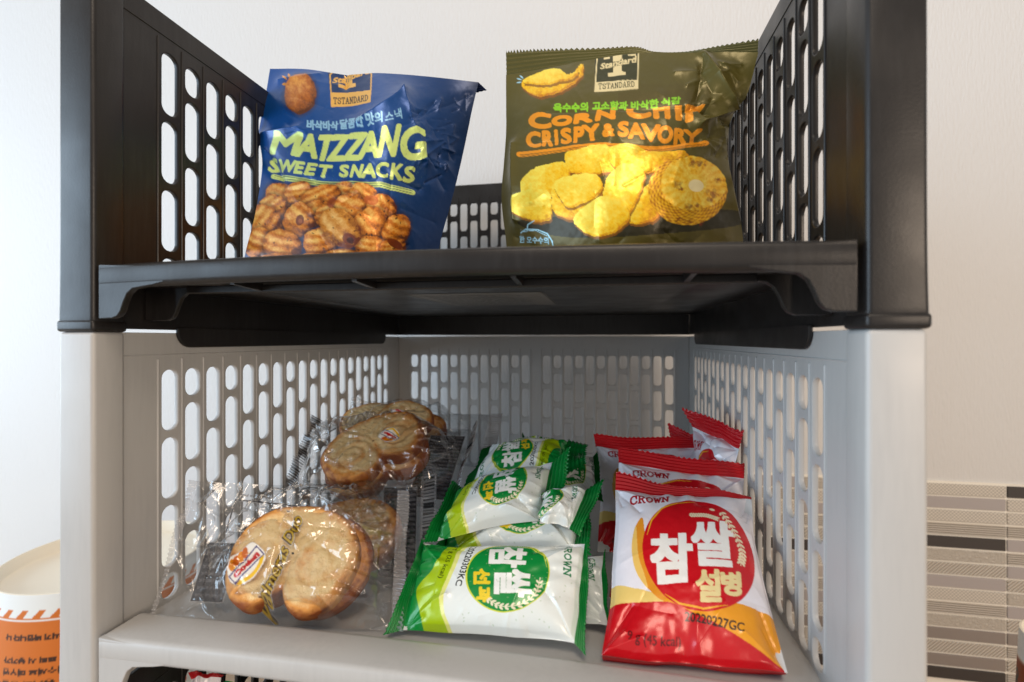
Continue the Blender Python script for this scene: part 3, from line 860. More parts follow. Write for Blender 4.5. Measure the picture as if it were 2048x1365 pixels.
        t = np.clip(t - .28 * edge, 0, 1)[..., None]
        a_, b_, c_ = lin('d08206'), lin('fcc40a'), lin('ffe95a')
        A.put(m.astype(float), np.where(t < .45, a_ + (b_ - a_) * t / .45, b_ + (c_ - b_) * (t - .45) / .55), 1.0, sl)
    chip([(1130, 310), (1160, 298), (1205, 287), (1240, 310), (1235, 338), (1190, 350), (1140, 345)], 1)
    chip([(1215, 300), (1255, 286), (1300, 300), (1370, 302), (1365, 330), (1290, 345), (1230, 335)], 2, 1)
    chip([(1060, 345), (1090, 330), (1130, 325), (1140, 360), (1120, 400), (1060, 410), (1045, 380)], 3)
    chip([(1280, 380), (1320, 370), (1320, 430), (1285, 448), (1255, 440)], 4, 1)
    chip([(1032, 395), (1060, 380), (1098, 384), (1104, 410), (1100, 440), (1070, 444), (1038, 430), (1028, 412)], 5, 2)
    chip([(1104, 400), (1110, 362), (1150, 352), (1185, 350), (1206, 378), (1190, 420), (1160, 440), (1115, 432)], 6, 1)
    chip([(1110, 365), (1150, 350), (1192, 350), (1206, 376), (1185, 398), (1140, 416), (1122, 400)], 7, 2)
    chip([(1206, 378), (1240, 328), (1290, 342), (1280, 390), (1255, 430), (1220, 420)], 8)
    chip([(1148, 440), (1170, 412), (1205, 392), (1250, 408), (1258, 440), (1230, 466), (1195, 474), (1165, 462)], 9, 2)
    chip([(1044, 164), (1072, 148), (1112, 138), (1132, 150), (1150, 144), (1160, 130), (1167, 133), (1163, 156), (1130, 181), (1085, 193), (1056, 184)], 14, 1)
    chip([(1046, 163), (1074, 147), (1116, 137), (1136, 152), (1156, 142), (1150, 158), (1118, 166), (1080, 171)], 15, 2)
    # grilled corn slice
    sl = A.box(1285, 300, 1465, 465); X, Y = A.X[sl], A.Y[sl]
    dd = np.hypot((X - 1374) / 78, (Y - 381) / 70) + .05 * (fbm(X * .12, Y * .12, 2) - .5)
    d2 = np.hypot((X - 1386) / 64, (Y - 367) / 54) + .06 * (fbm(X * .1, Y * .1, 6) - .5)
    an = np.arctan2(Y - 370, X - 1388)
    t = .60 + .16 * np.sin(an * 21 + 5 * fbm(X * .06, Y * .06, 1)) * np.clip(d2, 0, 1) + .8 * (fbm(X * .11, Y * .11, 8) - .48) + .6 * (fbm(X * .4, Y * .4, 9) - .48) + .12 * (1 - d2)
    side = .30 + .28 * np.sin(an * 30) * np.sin(dd * 70) + .5 * (fbm(X * .2, Y * .2, 3) - .5)
    t = np.clip(np.where(d2 < 1, t, side), 0, 1)[..., None]
    a_, b_, c_ = lin('b0680a'), lin('f0b414'), lin('fbe060')
    A.put(np.clip((1 - dd) * 60, 0, 1), np.where(t < .45, a_ + (b_ - a_) * t / .45, b_ + (c_ - b_) * (t - .45) / .55), 1.0, sl)
    r = np.random.RandomState(3)
    for (x, y, rx, ry) in [(1388, 326, 14, 8), (1404, 330, 9, 6), (1355, 370, 12, 6), (1362, 378, 8, 5), (1425, 388, 9, 12), (1418, 402, 8, 7), (1378, 415, 14, 6), (1395, 412, 9, 6), (1436, 362, 8, 5), (1358, 438, 14, 4), (1380, 444, 12, 4), (1402, 446, 9, 4)]:
        for _ in range(8): A.ellipse(x + r.normal(0, rx * .4), y + r.normal(0, ry * .4), rx * .4, ry * .4, r.uniform(0, 3), '7a2e08', .35)
    A.ellipse(1392, 372, 15, 12, .2, 'fbe9b0')
    bl = 'a8d8e6'
    A.stroke([(1054, 462), (1056, 450), (1068, 442)], 1.8, bl)
    A.stroke([(1040, 466), (1052, 459), (1075, 460), (1095, 468), (1104, 482), (1107, 496)], 2.2, bl); A.stroke([(1044, 464), (1070, 461), (1094, 472)], 1.2, bl)
    A.text('한 오수수의', [(1036, 486), (1098, 489), (1098, 475), (1036, 472)], bl, .3)
    rows = [
        [(1012, 150, .330), (1110, 133, .325), (1200, 116, .318), (1300, 106, .312), (1400, 106, .306), (1517, 104, .300)],
        [(1012, 205, .322), (1100, 205, .300), (1200, 205, .291), (1300, 200, .288), (1400, 195, .291), (1494, 190, .302)],
        [(1012, 265, .317), (1090, 262, .293), (1190, 262, .281), (1300, 262, .277), (1390, 255, .284), (1466, 228, .304)],
        [(1008, 330, .312), (1080, 330, .287), (1190, 330, .273), (1300, 326, .270), (1390, 320, .279), (1453, 300, .304)],
        [(1003, 400, .308), (1080, 400, .282), (1190, 400, .267), (1300, 400, .264), (1395, 395, .275), (1467, 385, .300)],
        [(1012, 482, .305), (1080, 482, .281), (1190, 482, .268), (1300, 482, .265), (1400, 480, .275), (1486, 475, .296)],
        [(1016, 556, .302), (1085, 563, .286), (1190, 567, .275), (1300, 571, .272), (1400, 570, .279), (1480, 560, .292)]]
    C, Q = ctrl_pts(rows); nv, nu = 300, 320
    P = patch(C, nv, nu); S = patch(Q, nv, nu); X, Y = S[..., 0], S[..., 1]
    rng = np.random.RandomState(5)
    d = crease(X, Y, (1408, 110), (1470, 215), 16, .005) + crease(X, Y, (1470, 215), (1400, 250), 12, .0045) + crease(X, Y, (1395, 215), (1460, 250), 10, -.004)
    d += crease(X, Y, (1408, 110), (1395, 200), 14, -.0025) + crease(X, Y, (1030, 290), (1035, 440), 14, .004) + crease(X, Y, (1440, 260), (1478, 440), 12, .0035)
    d += crease(X, Y, (1090, 222), (1380, 216), 14, -.0012) + crease(X, Y, (1060, 285), (1200, 275), 14, -.0015) + crease(X, Y, (1280, 300), (1420, 275), 14, -.0018)
    d += rand_creases(X, Y, 40, (1390, 120, 1490, 300), 15, 60, 7, .0014, rng) + rand_creases(X, Y, 16, (1020, 150, 1400, 300), 40, 110, 15, .0007, rng)
    d += rand_creases(X, Y, 20, (1020, 300, 1470, 500), 30, 90, 14, .0010, rng) + .0015 * (fbm(X * .02, Y * .02, 4) - .5)
    d *= np.clip(np.minimum(np.linspace(0, 1, nu), np.linspace(1, 0, nu))[None] * 14, 0, 1) * .75 + .25
    P = P + toward_cam(P, normals(P)) * d[..., None]
    bag = empty('snack_bag', tuple(P[-1].mean(0)))
    tag(bag, 'olive green foil bag of corn chips with yellow chips printed on it', 'snack bag', 'snack bags on the top shelf')
    grid_obj('front_panel', P, A.sample(X, Y), M_FOIL, bag)
    B = back_sheet(P, .018); Cb = np.ones(B.shape[:2] + (4,)); Cb[..., :3] = lin('3a3816')
    grid_obj('back_panel', B, Cb, M_FOIL, bag)
    tops = np.array([at(*c) for c in [(1012, 104, .335), (1060, 101, .334), (1120, 99, .333), (1200, 97, .330), (1270, 94, .327), (1310, 104, .325), (1370, 104, .318), (1440, 92, .310), (1517, 79, .303)]])
    W = spline_w(len(tops), nu)
    E = P[0] + np.array([0, .002, -.002])
    seal_strip('top_seal', E, W @ tops, '585222', M_FOIL, bag, 62, .13, 6, .0005, 40)
olive_bag()

# ---------------------------------------------------------------- rice cracker packs
def red_art():
    A = Art(0, 0, 78, 96, 8, 'f0edf5')
    A.smoothpoly([(-5, 29.5), (12, 29.4), (20, 28), (27, 25), (40, 20), (60, 12), (80, 0), (80, -10), (-5, -10)], 'f0cf78')
    A.poly([(27, 25.5), (34, 24.6), (63.7, 24.8), (79, 23), (79, -1), (40, -1), (24, 20)], 'f0a01a')
    A.smoothpoly([(-6, 21.5), (0.4, 21.6), (12.6, 23), (28.5, 23.2), (41.2, 18.2), (53.2, 13.3), (63.7, 8.1), (73.6, 2.4), (80, -3), (40, -14), (-6, -12)], 'c8101c')
    A.smoothpoly([(15.8, 71.2), (12, 66), (10.5, 58), (10.6, 48), (13.2, 37), (18, 30), (26, 24), (28, 30), (20, 45), (17.5, 58)], 'e8962a')
    A.smoothpoly([(12, 66), (10.3, 58), (10.4, 48), (13, 37), (18, 30), (17, 36), (14, 46), (13, 56)], 'f4c869')
    A.ellipse(45.2, 53.5, 29.2, 34.2, -.12, 'cf1420')
    A.stroke([(18.5, 60), (21, 70), (27, 79), (36, 84.5), (46, 86)], 1.1, 'f3b02a', taper=True)
    A.stroke([(27, 27), (34, 22.5), (45, 20.6), (56, 23)], 1.0, 'f3b02a', taper=True)
    W = 'fbfaf6'
    A.text('참', [(20.5, 31.8), (41.1, 33.8), (43, 62.4), (20.3, 60.2)], W, 1.1, square=True)
    A.text('쌀', [(41.8, 42.6), (63.4, 44.3), (66.2, 72), (43.2, 70.5)], W, 1.0, square=True)
    A.text('설', [(41.8, 23.5), (53.2, 24.3), (55, 41.5), (42.7, 40.6)], 'f2dfa2', .7)
    A.text('병', [(54, 27.7), (63.4, 28.8), (65.3, 41.7), (55, 40.7)], 'f2dfa2', .7)
    A.wheat([(42.9, 74.8), (51.7, 75.2), (59.1, 72.8)], 3.0, 'f2e6c4'); A.wheat([(60.8, 78.2), (66.6, 66), (68.4, 54), (66.2, 46)], 3.8, 'f2e6c4')
    A.ellipse(55.4, 80.4, 1.6, .9, -.3, 'f2e6c4')
    A.slab('CROWN', [(8.9, 82.5), (31.2, 85.6), (31.6, 90.4), (8.8, 88.4)], 'b01826', 1.15, .22)
    A.text('20220227GC', [(36.4, 14.7), (62.2, 12.2), (62.8, 16.2), (36.6, 18.9)], '2a2018', .12)
    A.text('9 g (45 kcal)', [(10.6, 4.6), (34.6, 3.2), (34.8, 8.2), (10.4, 9.8)], '5a0c10', .05)
    return A
def green_art():
    A = Art(0, 0, 58, 84, 8, 'e9f1f0')
    A.smoothpoly([(-8, 28), (0, 28.4), (7.3, 24.6), (22.4, 23.3), (40.1, 21), (50, 22), (57.2, 25.4), (66, 27), (66, -10), (-8, -10)], 'e9ec8a')
    A.smoothpoly([(-8, 27), (0, 26.4), (7.3, 22.2), (22.4, 21.1), (40.1, 18.8), (50, 20), (57.2, 23.3), (66, 25), (66, -10), (-8, -10)], 'a9c814')
    A.smoothpoly([(-8, 15), (0, 15.1), (10.9, 13.8), (16.9, 12.9), (27.3, 9.1), (34.3, 3.6), (40, 4.6), (47.1, 7.2), (57.7, 10.7), (66, 12), (66, -10), (-8, -10)], '0d8f3e')
    A.ellipse(25.6, 49.6, 24.2, 20.6, .1, 'd9de4a')
    A.ellipse(25.8, 49.8, 23.4, 19.9, .1, '0c8a3c')
    A.stroke([(4, 42), (3.4, 50), (6, 59), (13, 66), (21, 68.4)], .55, 'd9de4a', taper=True)
    W = 'f6f8f4'
    A.text('참', [(5.9, 38.2), (22.9, 40.4), (22.4, 58.3), (5.8, 56.6)], W, .75, square=True)
    A.text('쌀', [(24, 43.4), (41.6, 45.6), (41, 62.8), (23.5, 61.3)], W, .7, square=True)
    A.text('선', [(24.3, 32.8), (34.4, 34.4), (34.3, 42.4), (24, 41.3)], 'f1d22c', .55)
    A.text('과', [(36, 36), (45, 37.5), (44.8, 44.4), (35.9, 43.2)], 'f1d22c', .55)
    A.wheat([(43.5, 43), (46.8, 50), (45, 59), (37, 65), (28, 66)], 3.2, 'f0e6c8')
    A.slab('CROWN', [(1.9, 75), (23.9, 76.6), (23.8, 79.6), (1.9, 78)], '0c7a4a', .75, .22)
    A.text('20220303KC', [(4.2, 27.4), (35.4, 25.2), (35.6, 28.4), (4.4, 30.8)], '1c2420', .1)
    A.text('5.75 g (25 kcal)', [(-2, 18.4), (31, 14.8), (31.4, 17.9), (-2, 21.5)], '3c4a10', .05)
    rs = np.random.RandomState(9)
    for _ in range(60):
        x, y = rs.uniform(1, 57), rs.uniform(30, 83); A.ellipse(x, y, .5, .22, rs.uniform(0, 3), '9ab88a', .6)
    return A
RED, GREEN = red_art(), green_art()

def pack(name, art, W, H, quad, bulge, seed, label, group, color, seals, nv=150, nu=130, uv='up', cr=1.0, crop=(0, 1, 0, 1)):
    """quad = TL, TR, BR, BL as placed; uv turns the sheet on it; seals = {side: (outer a, outer b)}"""
    q = [at(*c) for c in quad]
    C = np.array([[q[0], q[1]], [q[3], q[2]]])
    P = patch(C, nv, nu)
    u = np.linspace(0, 1, nu)[None].repeat(nv, 0); v = np.linspace(0, 1, nv)[:, None].repeat(nu, 1)
    lw = np.linalg.norm(q[1] - q[0]) * 1000; lh = np.linalg.norm(q[3] - q[0]) * 1000
    X, Y = u * lw, v * lh
    rng = np.random.RandomState(seed)
    prof = (np.clip(1 - np.abs(2 * u - 1) ** 3.2, 0, 1) * np.clip(1 - np.abs(2 * v - 1) ** 3.2, 0, 1)) ** .62
    d = bulge * prof
    dv = np.minimum(v, 1 - v) * lh; du = np.minimum(u, 1 - u) * lw
    horiz = 'left' in seals or 'right' in seals
    if horiz: d += .0011 * np.sin(v * 23 + 3 * np.sin(v * 7 + seed)) * np.exp(-du / 7) * cr
    else: d += .0011 * np.sin(u * 23 + 3 * np.sin(u * 7 + seed)) * np.exp(-dv / 7) * cr
    # folds fanning in from the corners and random dents
    for cx, cy in ((0, 0), (lw, 0), (0, lh), (lw, lh)):
        for k in range(3):
            a = math.atan2(lh / 2 - cy, lw / 2 - cx) + rng.uniform(-.5, .5); l = rng.uniform(12, 28)
            d += crease(X, Y, (cx, cy), (cx + l * math.cos(a), cy + l * math.sin(a)), 3.0, .0016 * rng.choice([-1, .8]) * cr)
    d += rand_creases(X, Y, 14, (0, 0, lw, lh), 8, 28, 3.5, .0008 * cr, rng)
    d += .0016 * (fbm(X * .06, Y * .06, seed) - .5)
    d *= np.clip(np.minimum(du, dv) / 2.0, 0, 1) ** .6 * .9 + .1
    N = toward_cam(P, normals(P))
    # the outline is never straight: the film draws in unevenly between its corners
    e1 = (q[1] - q[0]) / np.linalg.norm(q[1] - q[0]); e2 = (q[3] - q[0]) / np.linalg.norm(q[3] - q[0])
    P = P + (e2 * ((vnoise(u * 3.2 + seed, v * 1.4, seed) - .5) * .0042)[..., None] + e1 * ((vnoise(v * 3.0 + seed, u * 1.4, seed + 1) - .5) * .0036)[..., None]) * np.clip(4 * np.minimum(np.maximum(u, 1 - u), np.maximum(v, 1 - v)) - 2, .25, 1)[..., None]
    P = P + e2 * (-.0022 * np.sin(np.pi * u) * (2 * v - 1))[..., None] * (1 if horiz else .3) + e1 * (-.0022 * np.sin(np.pi * v) * (2 * u - 1))[..., None] * (.3 if horiz else 1)
    P = P + N * d[..., None]
    if uv == 'up': a, b = u * W, (1 - v) * H
    elif uv == 'cw': a, b = v * W, u * H            # top of the print to the right
    else: a, b = (1 - v) * W, (1 - u) * H           # top of the print to the left
    a = (crop[0] + (crop[1] - crop[0]) * a / W) * W; b = (crop[2] + (crop[3] - crop[2]) * b / H) * H
    t = empty(name, tuple(P[-1].mean(0)))
    tag(t, label, 'cracker pack', group)
    grid_obj('front_film', P, art.sample(a, b), M_FILM, t)
    B = back_sheet(P, bulge * .75); Cb = np.ones(B.shape[:2] + (4,)); Cb[..., :3] = lin('dfe3e6')
    grid_obj('back_film', B, Cb, M_FILM, t)
    for side, (oa, ob, zig) in seals.items():
        E = {'top': P[0], 'bottom': P[-1], 'left': P[:, 0], 'right': P[:, -1]}[side]
        s = np.linspace(0, 1, len(E))[:, None]
        Q = at(*oa) * (1 - s) + at(*ob) * s
        Q = Q + (E - (E[0] * (1 - s) + E[-1] * s)) * .8
        seal_strip('end_seal', E, Q, color, M_FILM, t, zig, .11, 5, .0005, 26, 0, .0012)
    return t

RG, GG = 'red rice cracker packs', 'green rice cracker packs'
RC, GC = 'c4101c', '0b7f36'
def red(quad, seed, label, seals, bulge=.007, **k): return pack('cracker_pack', RED, 78, 96, quad, bulge, seed, label, RG, RC, seals, uv='up', **k)
def green(quad, seed, label, seals, bulge=.006, uv='cw', **k): return pack('cracker_pack', GREEN, 58, 84, quad, bulge, seed, label, GG, GC, seals, uv=uv, **k)

red([(1228, 985, .300), (1502, 998, .298), (1576, 1350, .222), (1199, 1312, .221)], 3, 'red and white rice cracker pack in full view before the other red packs',
    {'top': ((1232, 946, .308), (1503, 994, .304), 26), 'bottom': ((1210, 1330, .232), (1560, 1352, .232), 22)}, .010, nv=300, nu=250)
red([(1240, 928, .336), (1487, 962, .332), (1500, 1230, .268), (1222, 1200, .268)], 8, 'red and white rice cracker pack tucked directly behind the front red pack',
    {'top': ((1236, 895, .341), (1490, 928, .337), 24)})
red([(1190, 900, .380), (1400, 896, .378), (1410, 1100, .325), (1200, 1105, .318)], 15, 'red and white rice cracker pack behind two others, beside the green packs',
    {'top': ((1187, 868, .384), (1396, 876, .382), 22)})
red([(1386, 856, .385), (1476, 892, .342), (1470, 1010, .325), (1405, 980, .365)], 21, 'red and white rice cracker pack standing twisted against the grey side wall',
    {'top': ((1364, 814, .388), (1486, 863, .339), 15)}, .009, crop=(0, 1, .62, 1))
red([(1338, 880, .415), (1404, 892, .395), (1410, 1000, .37), (1340, 990, .385)], 27, 'red rice cracker pack almost hidden, only its red crimped tip showing',
    {'top': ((1336, 845, .418), (1402, 872, .398), 9)}, .006, nv=80, nu=70, crop=(.3, 1, .7, 1))

green([(852, 1084, .262), (1170, 1090, .262), (1150, 1294, .2235), (800, 1266, .2235)], 4, 'green and white rice cracker pack lying in front with its whole round emblem showing',
      {'left': ((843, 1076, .261), (768, 1270, .2195), 24), 'right': ((1178, 1084, .262), (1170, 1311, .219), 26)}, .012, nv=230, nu=330)
green([(908, 1012, .312), (1158, 1012, .312), (1150, 1105, .276), (890, 1105, .276)], 9, 'green and white rice cracker pack squeezed between the front one and the tilted one',
      {'left': ((895, 995, .305), (872, 1098, .268), 16), 'right': ((1180, 1010, .305), (1180, 1110, .268), 16)}, .010, cr=1.5)
green([(925, 976, .318), (1106, 924, .322), (1080, 1040, .285), (872, 1082, .268)], 13, 'green and white rice cracker pack tilted upward on top of the heap',
      {'left': ((905, 962, .318), (845, 1084, .266), 16), 'right': ((1142, 894, .322), (1116, 1044, .283), 20)}, .013, cr=1.4)
green([(985, 893, .375), (1135, 880, .375), (1128, 950, .335), (940, 975, .325)], 18, 'green and white rice cracker pack turned the other way round, above the tilted one',
      {'left': ((965, 900, .375), (925, 980, .325), 12), 'right': ((1176, 892, .372), (1172, 925, .335), 14)}, .012, uv='ccw', cr=1.4)
green([(1052, 872, .415), (1130, 884, .41), (1125, 940, .38), (1040, 930, .38)], 23, 'green rice cracker pack at the very back of the green heap',
      {'left': ((1045, 866, .416), (1032, 935, .38), 8), 'right': ((1140, 880, .41), (1136, 945, .38), 8)}, .008, uv='cw', nv=80, nu=90)
green([(1085, 985, .300), (1176, 976, .305), (1142, 1056, .275), (1075, 1048, .270)], 31, 'small corner of a white and green pack jutting out beside the tilted pack',
      {'right': ((1210, 960, .306), (1160, 1072, .271), 16)}, .007, nv=90, nu=100, crop=(0, 1, .62, 1))
green([(1110, 1110, .290), (1203, 1112, .275), (1212, 1255, .240), (1110, 1258, .248)], 37, 'white and green pack on the shelf, wedged under the front green pack',
      {'right': ((1213, 1100, .275), (1226, 1262, .239), 18)}, .004, nv=100, nu=100, crop=(0, 1, .6, 1))
green([(1100, 905, .372), (1186, 912, .372), (1195, 1000, .335), (1095, 990, .335)], 41, 'green and white pack leaning in the gap between the reversed pack and the red packs',
      {'right': ((1196, 905, .372), (1206, 1003, .335), 12)}, .006, nv=90, nu=90, crop=(0, 1, .35, .95))

# ---------------------------------------------------------------- palmier cookies in clear wrappers
def cookie(name, O, ex, ey, n, rx, ry, th, label, group, seed, rot=0.0, notch=.42, dark=0.0):
    nt_, nr = 120, 46
    th_ = np.linspace(0, 2 * np.pi, nt_, endpoint=False)
    dlt = np.abs((th_ - 1.5 * np.pi + np.pi) % (2 * np.pi) - np.pi)
    r = 1 - notch * np.exp(-(dlt / .24) ** 2) + .05 * np.exp(-((dlt - .75) / .4) ** 2) - .10 * np.exp(-((dlt - np.pi) / .7) ** 2)
    r = r + .035 * (vnoise(th_ * 2.2, th_ * 0 + seed, seed) - .5)
    rows, cols = [], []
    # top surface from centre outward, round the edge, flat underside
    s = np.concatenate([np.linspace(.02, .86, 26), np.linspace(.885, 1.0, 14), [1.0, .985, 1.0, .97], [.6, .02]])
    hz = np.concatenate([np.full(26, .5), .5 - .28 * (np.linspace(0, 1, 14) ** 2.4), [.0, -.2, -.36, -.45], [-.48, -.48]])
    for si, hi in zip(s, hz):
        x = si * r * np.cos(th_) * rx; y = si * r * np.sin(th_) * ry
        X, Y = x * 1000, y * 1000
        top = hi > .1
        # seam down the middle and the curl of each lobe
        seam = np.exp(-(x / rx / .07) ** 2) * np.clip(.35 - y / ry, 0, 1)
        c1 = np.hypot((np.abs(x) / rx - .45) / .8, (y / ry + .12)); curl = np.exp(-((c1 - .30) / .06) ** 2) * .6
        dz = (.0005 * np.sin(c1 * 34 + 2 * vnoise(X * .1, Y * .1, seed)) * np.clip(1.1 - si, 0, 1) - .0035 * seam - .0012 * curl + .0016 * (fbm(X * .09, Y * .09, seed) - .5) + .0014 * (fbm(X * .4, Y * .4, seed + 2) - .5)) * (1 if top else .3)
        z = hi * th + dz
        co, sn = math.cos(rot), math.sin(rot)
        xr, yr = x * co - y * sn, x * sn + y * co
        rows.append(O[None] + xr[:, None] * ex + yr[:, None] * ey + z[:, None] * n)
        e = np.clip((si - .70) / .30, 0, 1) ** 1.4 if top else 1.0
        k = np.clip(e * .95 + .35 * seam + .3 * curl + .10 * np.sin(c1 * 34 + 2 * vnoise(X * .1, Y * .1, seed)) + .9 * (fbm(X * .12 + 9, Y * .12, seed + 5) - .52) + .5 * (fbm(X * .7, Y * .7, seed + 6) - .5) + dark, 0, 1)[:, None]
        a_, b_, c_ = lin('f6d79c'), lin('e09c4c'), lin('87420f')
        col = np.where(k < .5, a_ + (b_ - a_) * k * 2, b_ + (c_ - b_) * (k - .5) * 2)
        cols.append(np.hstack([col, np.ones((nt_, 1))]))
    P = np.array(rows); Cc = np.array(cols)
    me = mesh_np(name, P.reshape(-1, 3), grid_faces(len(rows), nt_, True), Cc.reshape(-1, 4))
    o = link(name, me, M_COOKIE)
    tag(o, label, 'cookie', group)
    return o

NAVY = '161d30'
def codan(A, cx, cy, s, rot):
    c, n = math.cos(rot), math.sin(rot)
    f = lambda x, y: (cx + s * (x * c - y * n), cy + s * (x * n + y * c))
    A.smoothpoly([f(*p) for p in [(-1.05, -.1), (-.8, .6), (-.3, .95), (.3, .8), (.9, .75), (1.05, .1), (.9, -.55), (.2, -.8), (-.5, -.75)]], 'f3efe6')
    A.ellipse(*f(0, -.15), s * .98, s * .62, rot, 'f0c020'); A.ellipse(*f(0, -.05), s * .8, s * .5, rot, 'f3efe6')
    for k in range(4): A.ellipse(*f(-.5 + k * .28, .58), s * .3, s * .16, rot + .9, ['e08a1c', 'c8641a'][k % 2])
    A.poly([f(-.98, -.28), f(.98, -.34), f(.98, .36), f(-.98, .30)], '2c2a78'); A.poly([f(-.92, -.2), f(.92, -.26), f(.92, .28), f(-.92, .22)], 'f2ede6')
    A.text('Codan', [f(-.78, -.12), f(.78, -.16), f(.78, .22), f(-.78, .18)], 'c01818', s * .045)

def wrapper(quad, W, H, thick, seed, label, cookies, sticker=None, lettering=None, seals={}, nv=130, nu=170, panel=None, bars=False):
    q = [at(*c) for c in quad]
    Cc = np.array([[q[0], q[1]], [q[3], q[2]]])
    P0 = patch(Cc, nv, nu)
    u = np.linspace(0, 1, nu)[None].repeat(nv, 0); v = np.linspace(0, 1, nv)[:, None].repeat(nu, 1)
    X, Y = u * W, (1 - v) * H
    N = toward_cam(P0, normals(P0)); nm = N.mean((0, 1)); nm /= np.linalg.norm(nm)
    ex = (q[1] - q[0] + q[2] - q[3]); ex /= np.linalg.norm(ex); ey = np.cross(nm, ex); ey /= np.linalg.norm(ey)
    if np.dot(ey, q[0] - q[3]) < 0: ey = -ey
    def pos(x, y, off):
        a, b = x / W, 1 - y / H
        return (q[0] * (1 - a) + q[1] * a) * (1 - b) + (q[3] * (1 - a) + q[2] * a) * b + nm * off
    rng = np.random.RandomState(seed)
    # film stretched over the cookies, slack between them and the seals
    d = np.zeros_like(u)
    em = np.full_like(u, 9.0)
    for c in cookies:
        cx, cy, rx, ry, off, th = c[:6]
        e = np.hypot((X - cx) / (rx + 3), (Y - cy) / (ry + 3))
        em = np.minimum(em, e)
        d = np.maximum(d, (off + th / 2 + .003) * np.clip(1.55 - e, 0, .55) ** .75 / .55 ** .75)
    d *= np.clip(np.minimum(np.minimum(u, 1 - u) * W, np.minimum(v, 1 - v) * H) / 7, 0, 1) ** .8
    loose = np.ones_like(d)
    d += rand_creases(X, Y, 64, (0, 0, W, H), 20, 70, 2.8, .0040, rng) * loose * (.4 + .6 * np.clip((em - .75) * 4, 0, 1))
    for c in cookies[:1]:
        for k in range(18):   # tension folds running off the cookie
            a = rng.uniform(0, 2 * math.pi); l = rng.uniform(12, 34)
            p0 = np.array([c[0] + c[2] * .9 * math.cos(a), c[1] + c[3] * .9 * math.sin(a)])
            d += crease(X, Y, p0, p0 + l * np.array([math.cos(a + .2), math.sin(a + .2)]), 2.6, .0036 * rng.choice([1, -1]))
    d += .0025 * (fbm(X * .1, Y * .1, seed) - .5)
    d = np.maximum(d, .0006)
    P = P0 + nm * d[..., None]
    A = Art(0, 0, W, H, 6, 'f2f4f8', 0.02)
    if sticker: codan(A, *sticker)
    if lettering:
        body, (x0, y0), (x1, y1), h = lettering
        dx, dy = x1 - x0, y1 - y0; L = math.hypot(dx, dy); nx, ny = -dy / L * h, dx / L * h; sx, sy = dx / L * h * .35, dy / L * h * .35
        qd = [(x0, y0), (x1, y1), (x1 + nx + sx, y1 + ny + sy), (x0 + nx + sx, y0 + ny + sy)]
        A.text(body, qd, '4a3312', .75); A.text(body, qd, 'b89a3c', .12)
    w = empty('clear_wrapper', tuple(P0[-1].mean(0)))
    tag(w, label, 'wrapper', 'clear wrapped cookie packs')
    grid_obj('front_film', P, A.sample(X, Y), M_CLEAR, w)
    B = Art(0, 0, W, H, 6, 'ffffff', 0.0)
    if panel:
        (x0, y0, x1, y1), (fx0, fy0, fx1, fy1) = panel
        B.poly([(x0, y0), (x1, y0), (x1, y1), (x0, y1)], NAVY, .97)
        rs = np.random.RandomState(seed)
        yy = y1 - 3.2
        while yy > y0 + 1:
            B.text('INGREDIENTES HARINA DE TRIGO GRASA VEGETAL AZUCAR SAL', [(x1 - 1.5, yy + 1.6), (x0 + 1.5, yy + 1.6), (x0 + 1.5, yy), (x1 - 1.5, yy)], 'c8ccd8', .0, .6); yy -= 3.6
        B.stroke([(fx0, fy0), (fx0, fy1), (fx1, fy1 - 3)], 1.1, NAVY)
        B.text('Fabricado por', [(fx0 + 22, fy1 + 3.4), (fx0 + 2, fy1 + 3.8), (fx0 + 2, fy1 + 1.6), (fx0 + 22, fy1 + 1.2)], '20242e', .05)
        B.poly([(3, H - 14), (7, H - 12), (13, H - 3), (9, H - 5)], '1a1512', .9)
    Pb = P0 + nm * (.0003 + .0015 * (fbm(X * .12, Y * .12, seed + 7) - .6))[..., None] * np.clip(np.minimum(u, 1 - u) * 20, 0, 1)[..., None]
    iv = slice(None, None, 2)
    grid_obj('back_film', Pb, B.sample(X, Y), M_CLEAR, w)
    for side, (oa, ob) in seals.items():
        E = {'left': P[:, 0], 'right': P[:, -1], 'top': P[0], 'bottom': P[-1]}[side]
        s = np.linspace(0, 1, len(E))[:, None]; Qe = at(*oa) * (1 - s) + at(*ob) * s
        rows = 16; t = np.linspace(0, 1, rows)[:, None]
        S = E[None] + (Qe - E)[None] * t[..., None]
        sn = toward_cam(S, normals(S)).mean((0, 1)); sn /= np.linalg.norm(sn)
        k = np.linspace(0, 1, len(E))[None]
        S = S + sn * (.0009 * np.sin(k * 2 * np.pi * 34) * np.clip(t * 5, 0, 1) + .0012 * np.sin(k * 11 + seed) * t)[..., None]
        Cs = np.zeros(S.shape[:2] + (4,)); Cs[..., :3] = lin('d8d8dc'); Cs[..., 3] = .34
        if bars:   # printed dark bars across the crimp
            kk = ((k * 30) % 1 < .55) & (t > .15) & (t < .9)
            Cs[kk] = np.append(lin('14161c'), .85)
        grid_obj('end_seal', S, Cs, M_CLEAR, w)
    for (cx, cy, rx, ry, off, th, lab, sd, rot, dk) in cookies:
        cookie('palmier_cookie', pos(cx, cy, off), ex, ey, nm, rx / 1000, ry / 1000, th, lab, 'palmier cookies in clear wrappers', sd, rot, .42, dk)
    return w

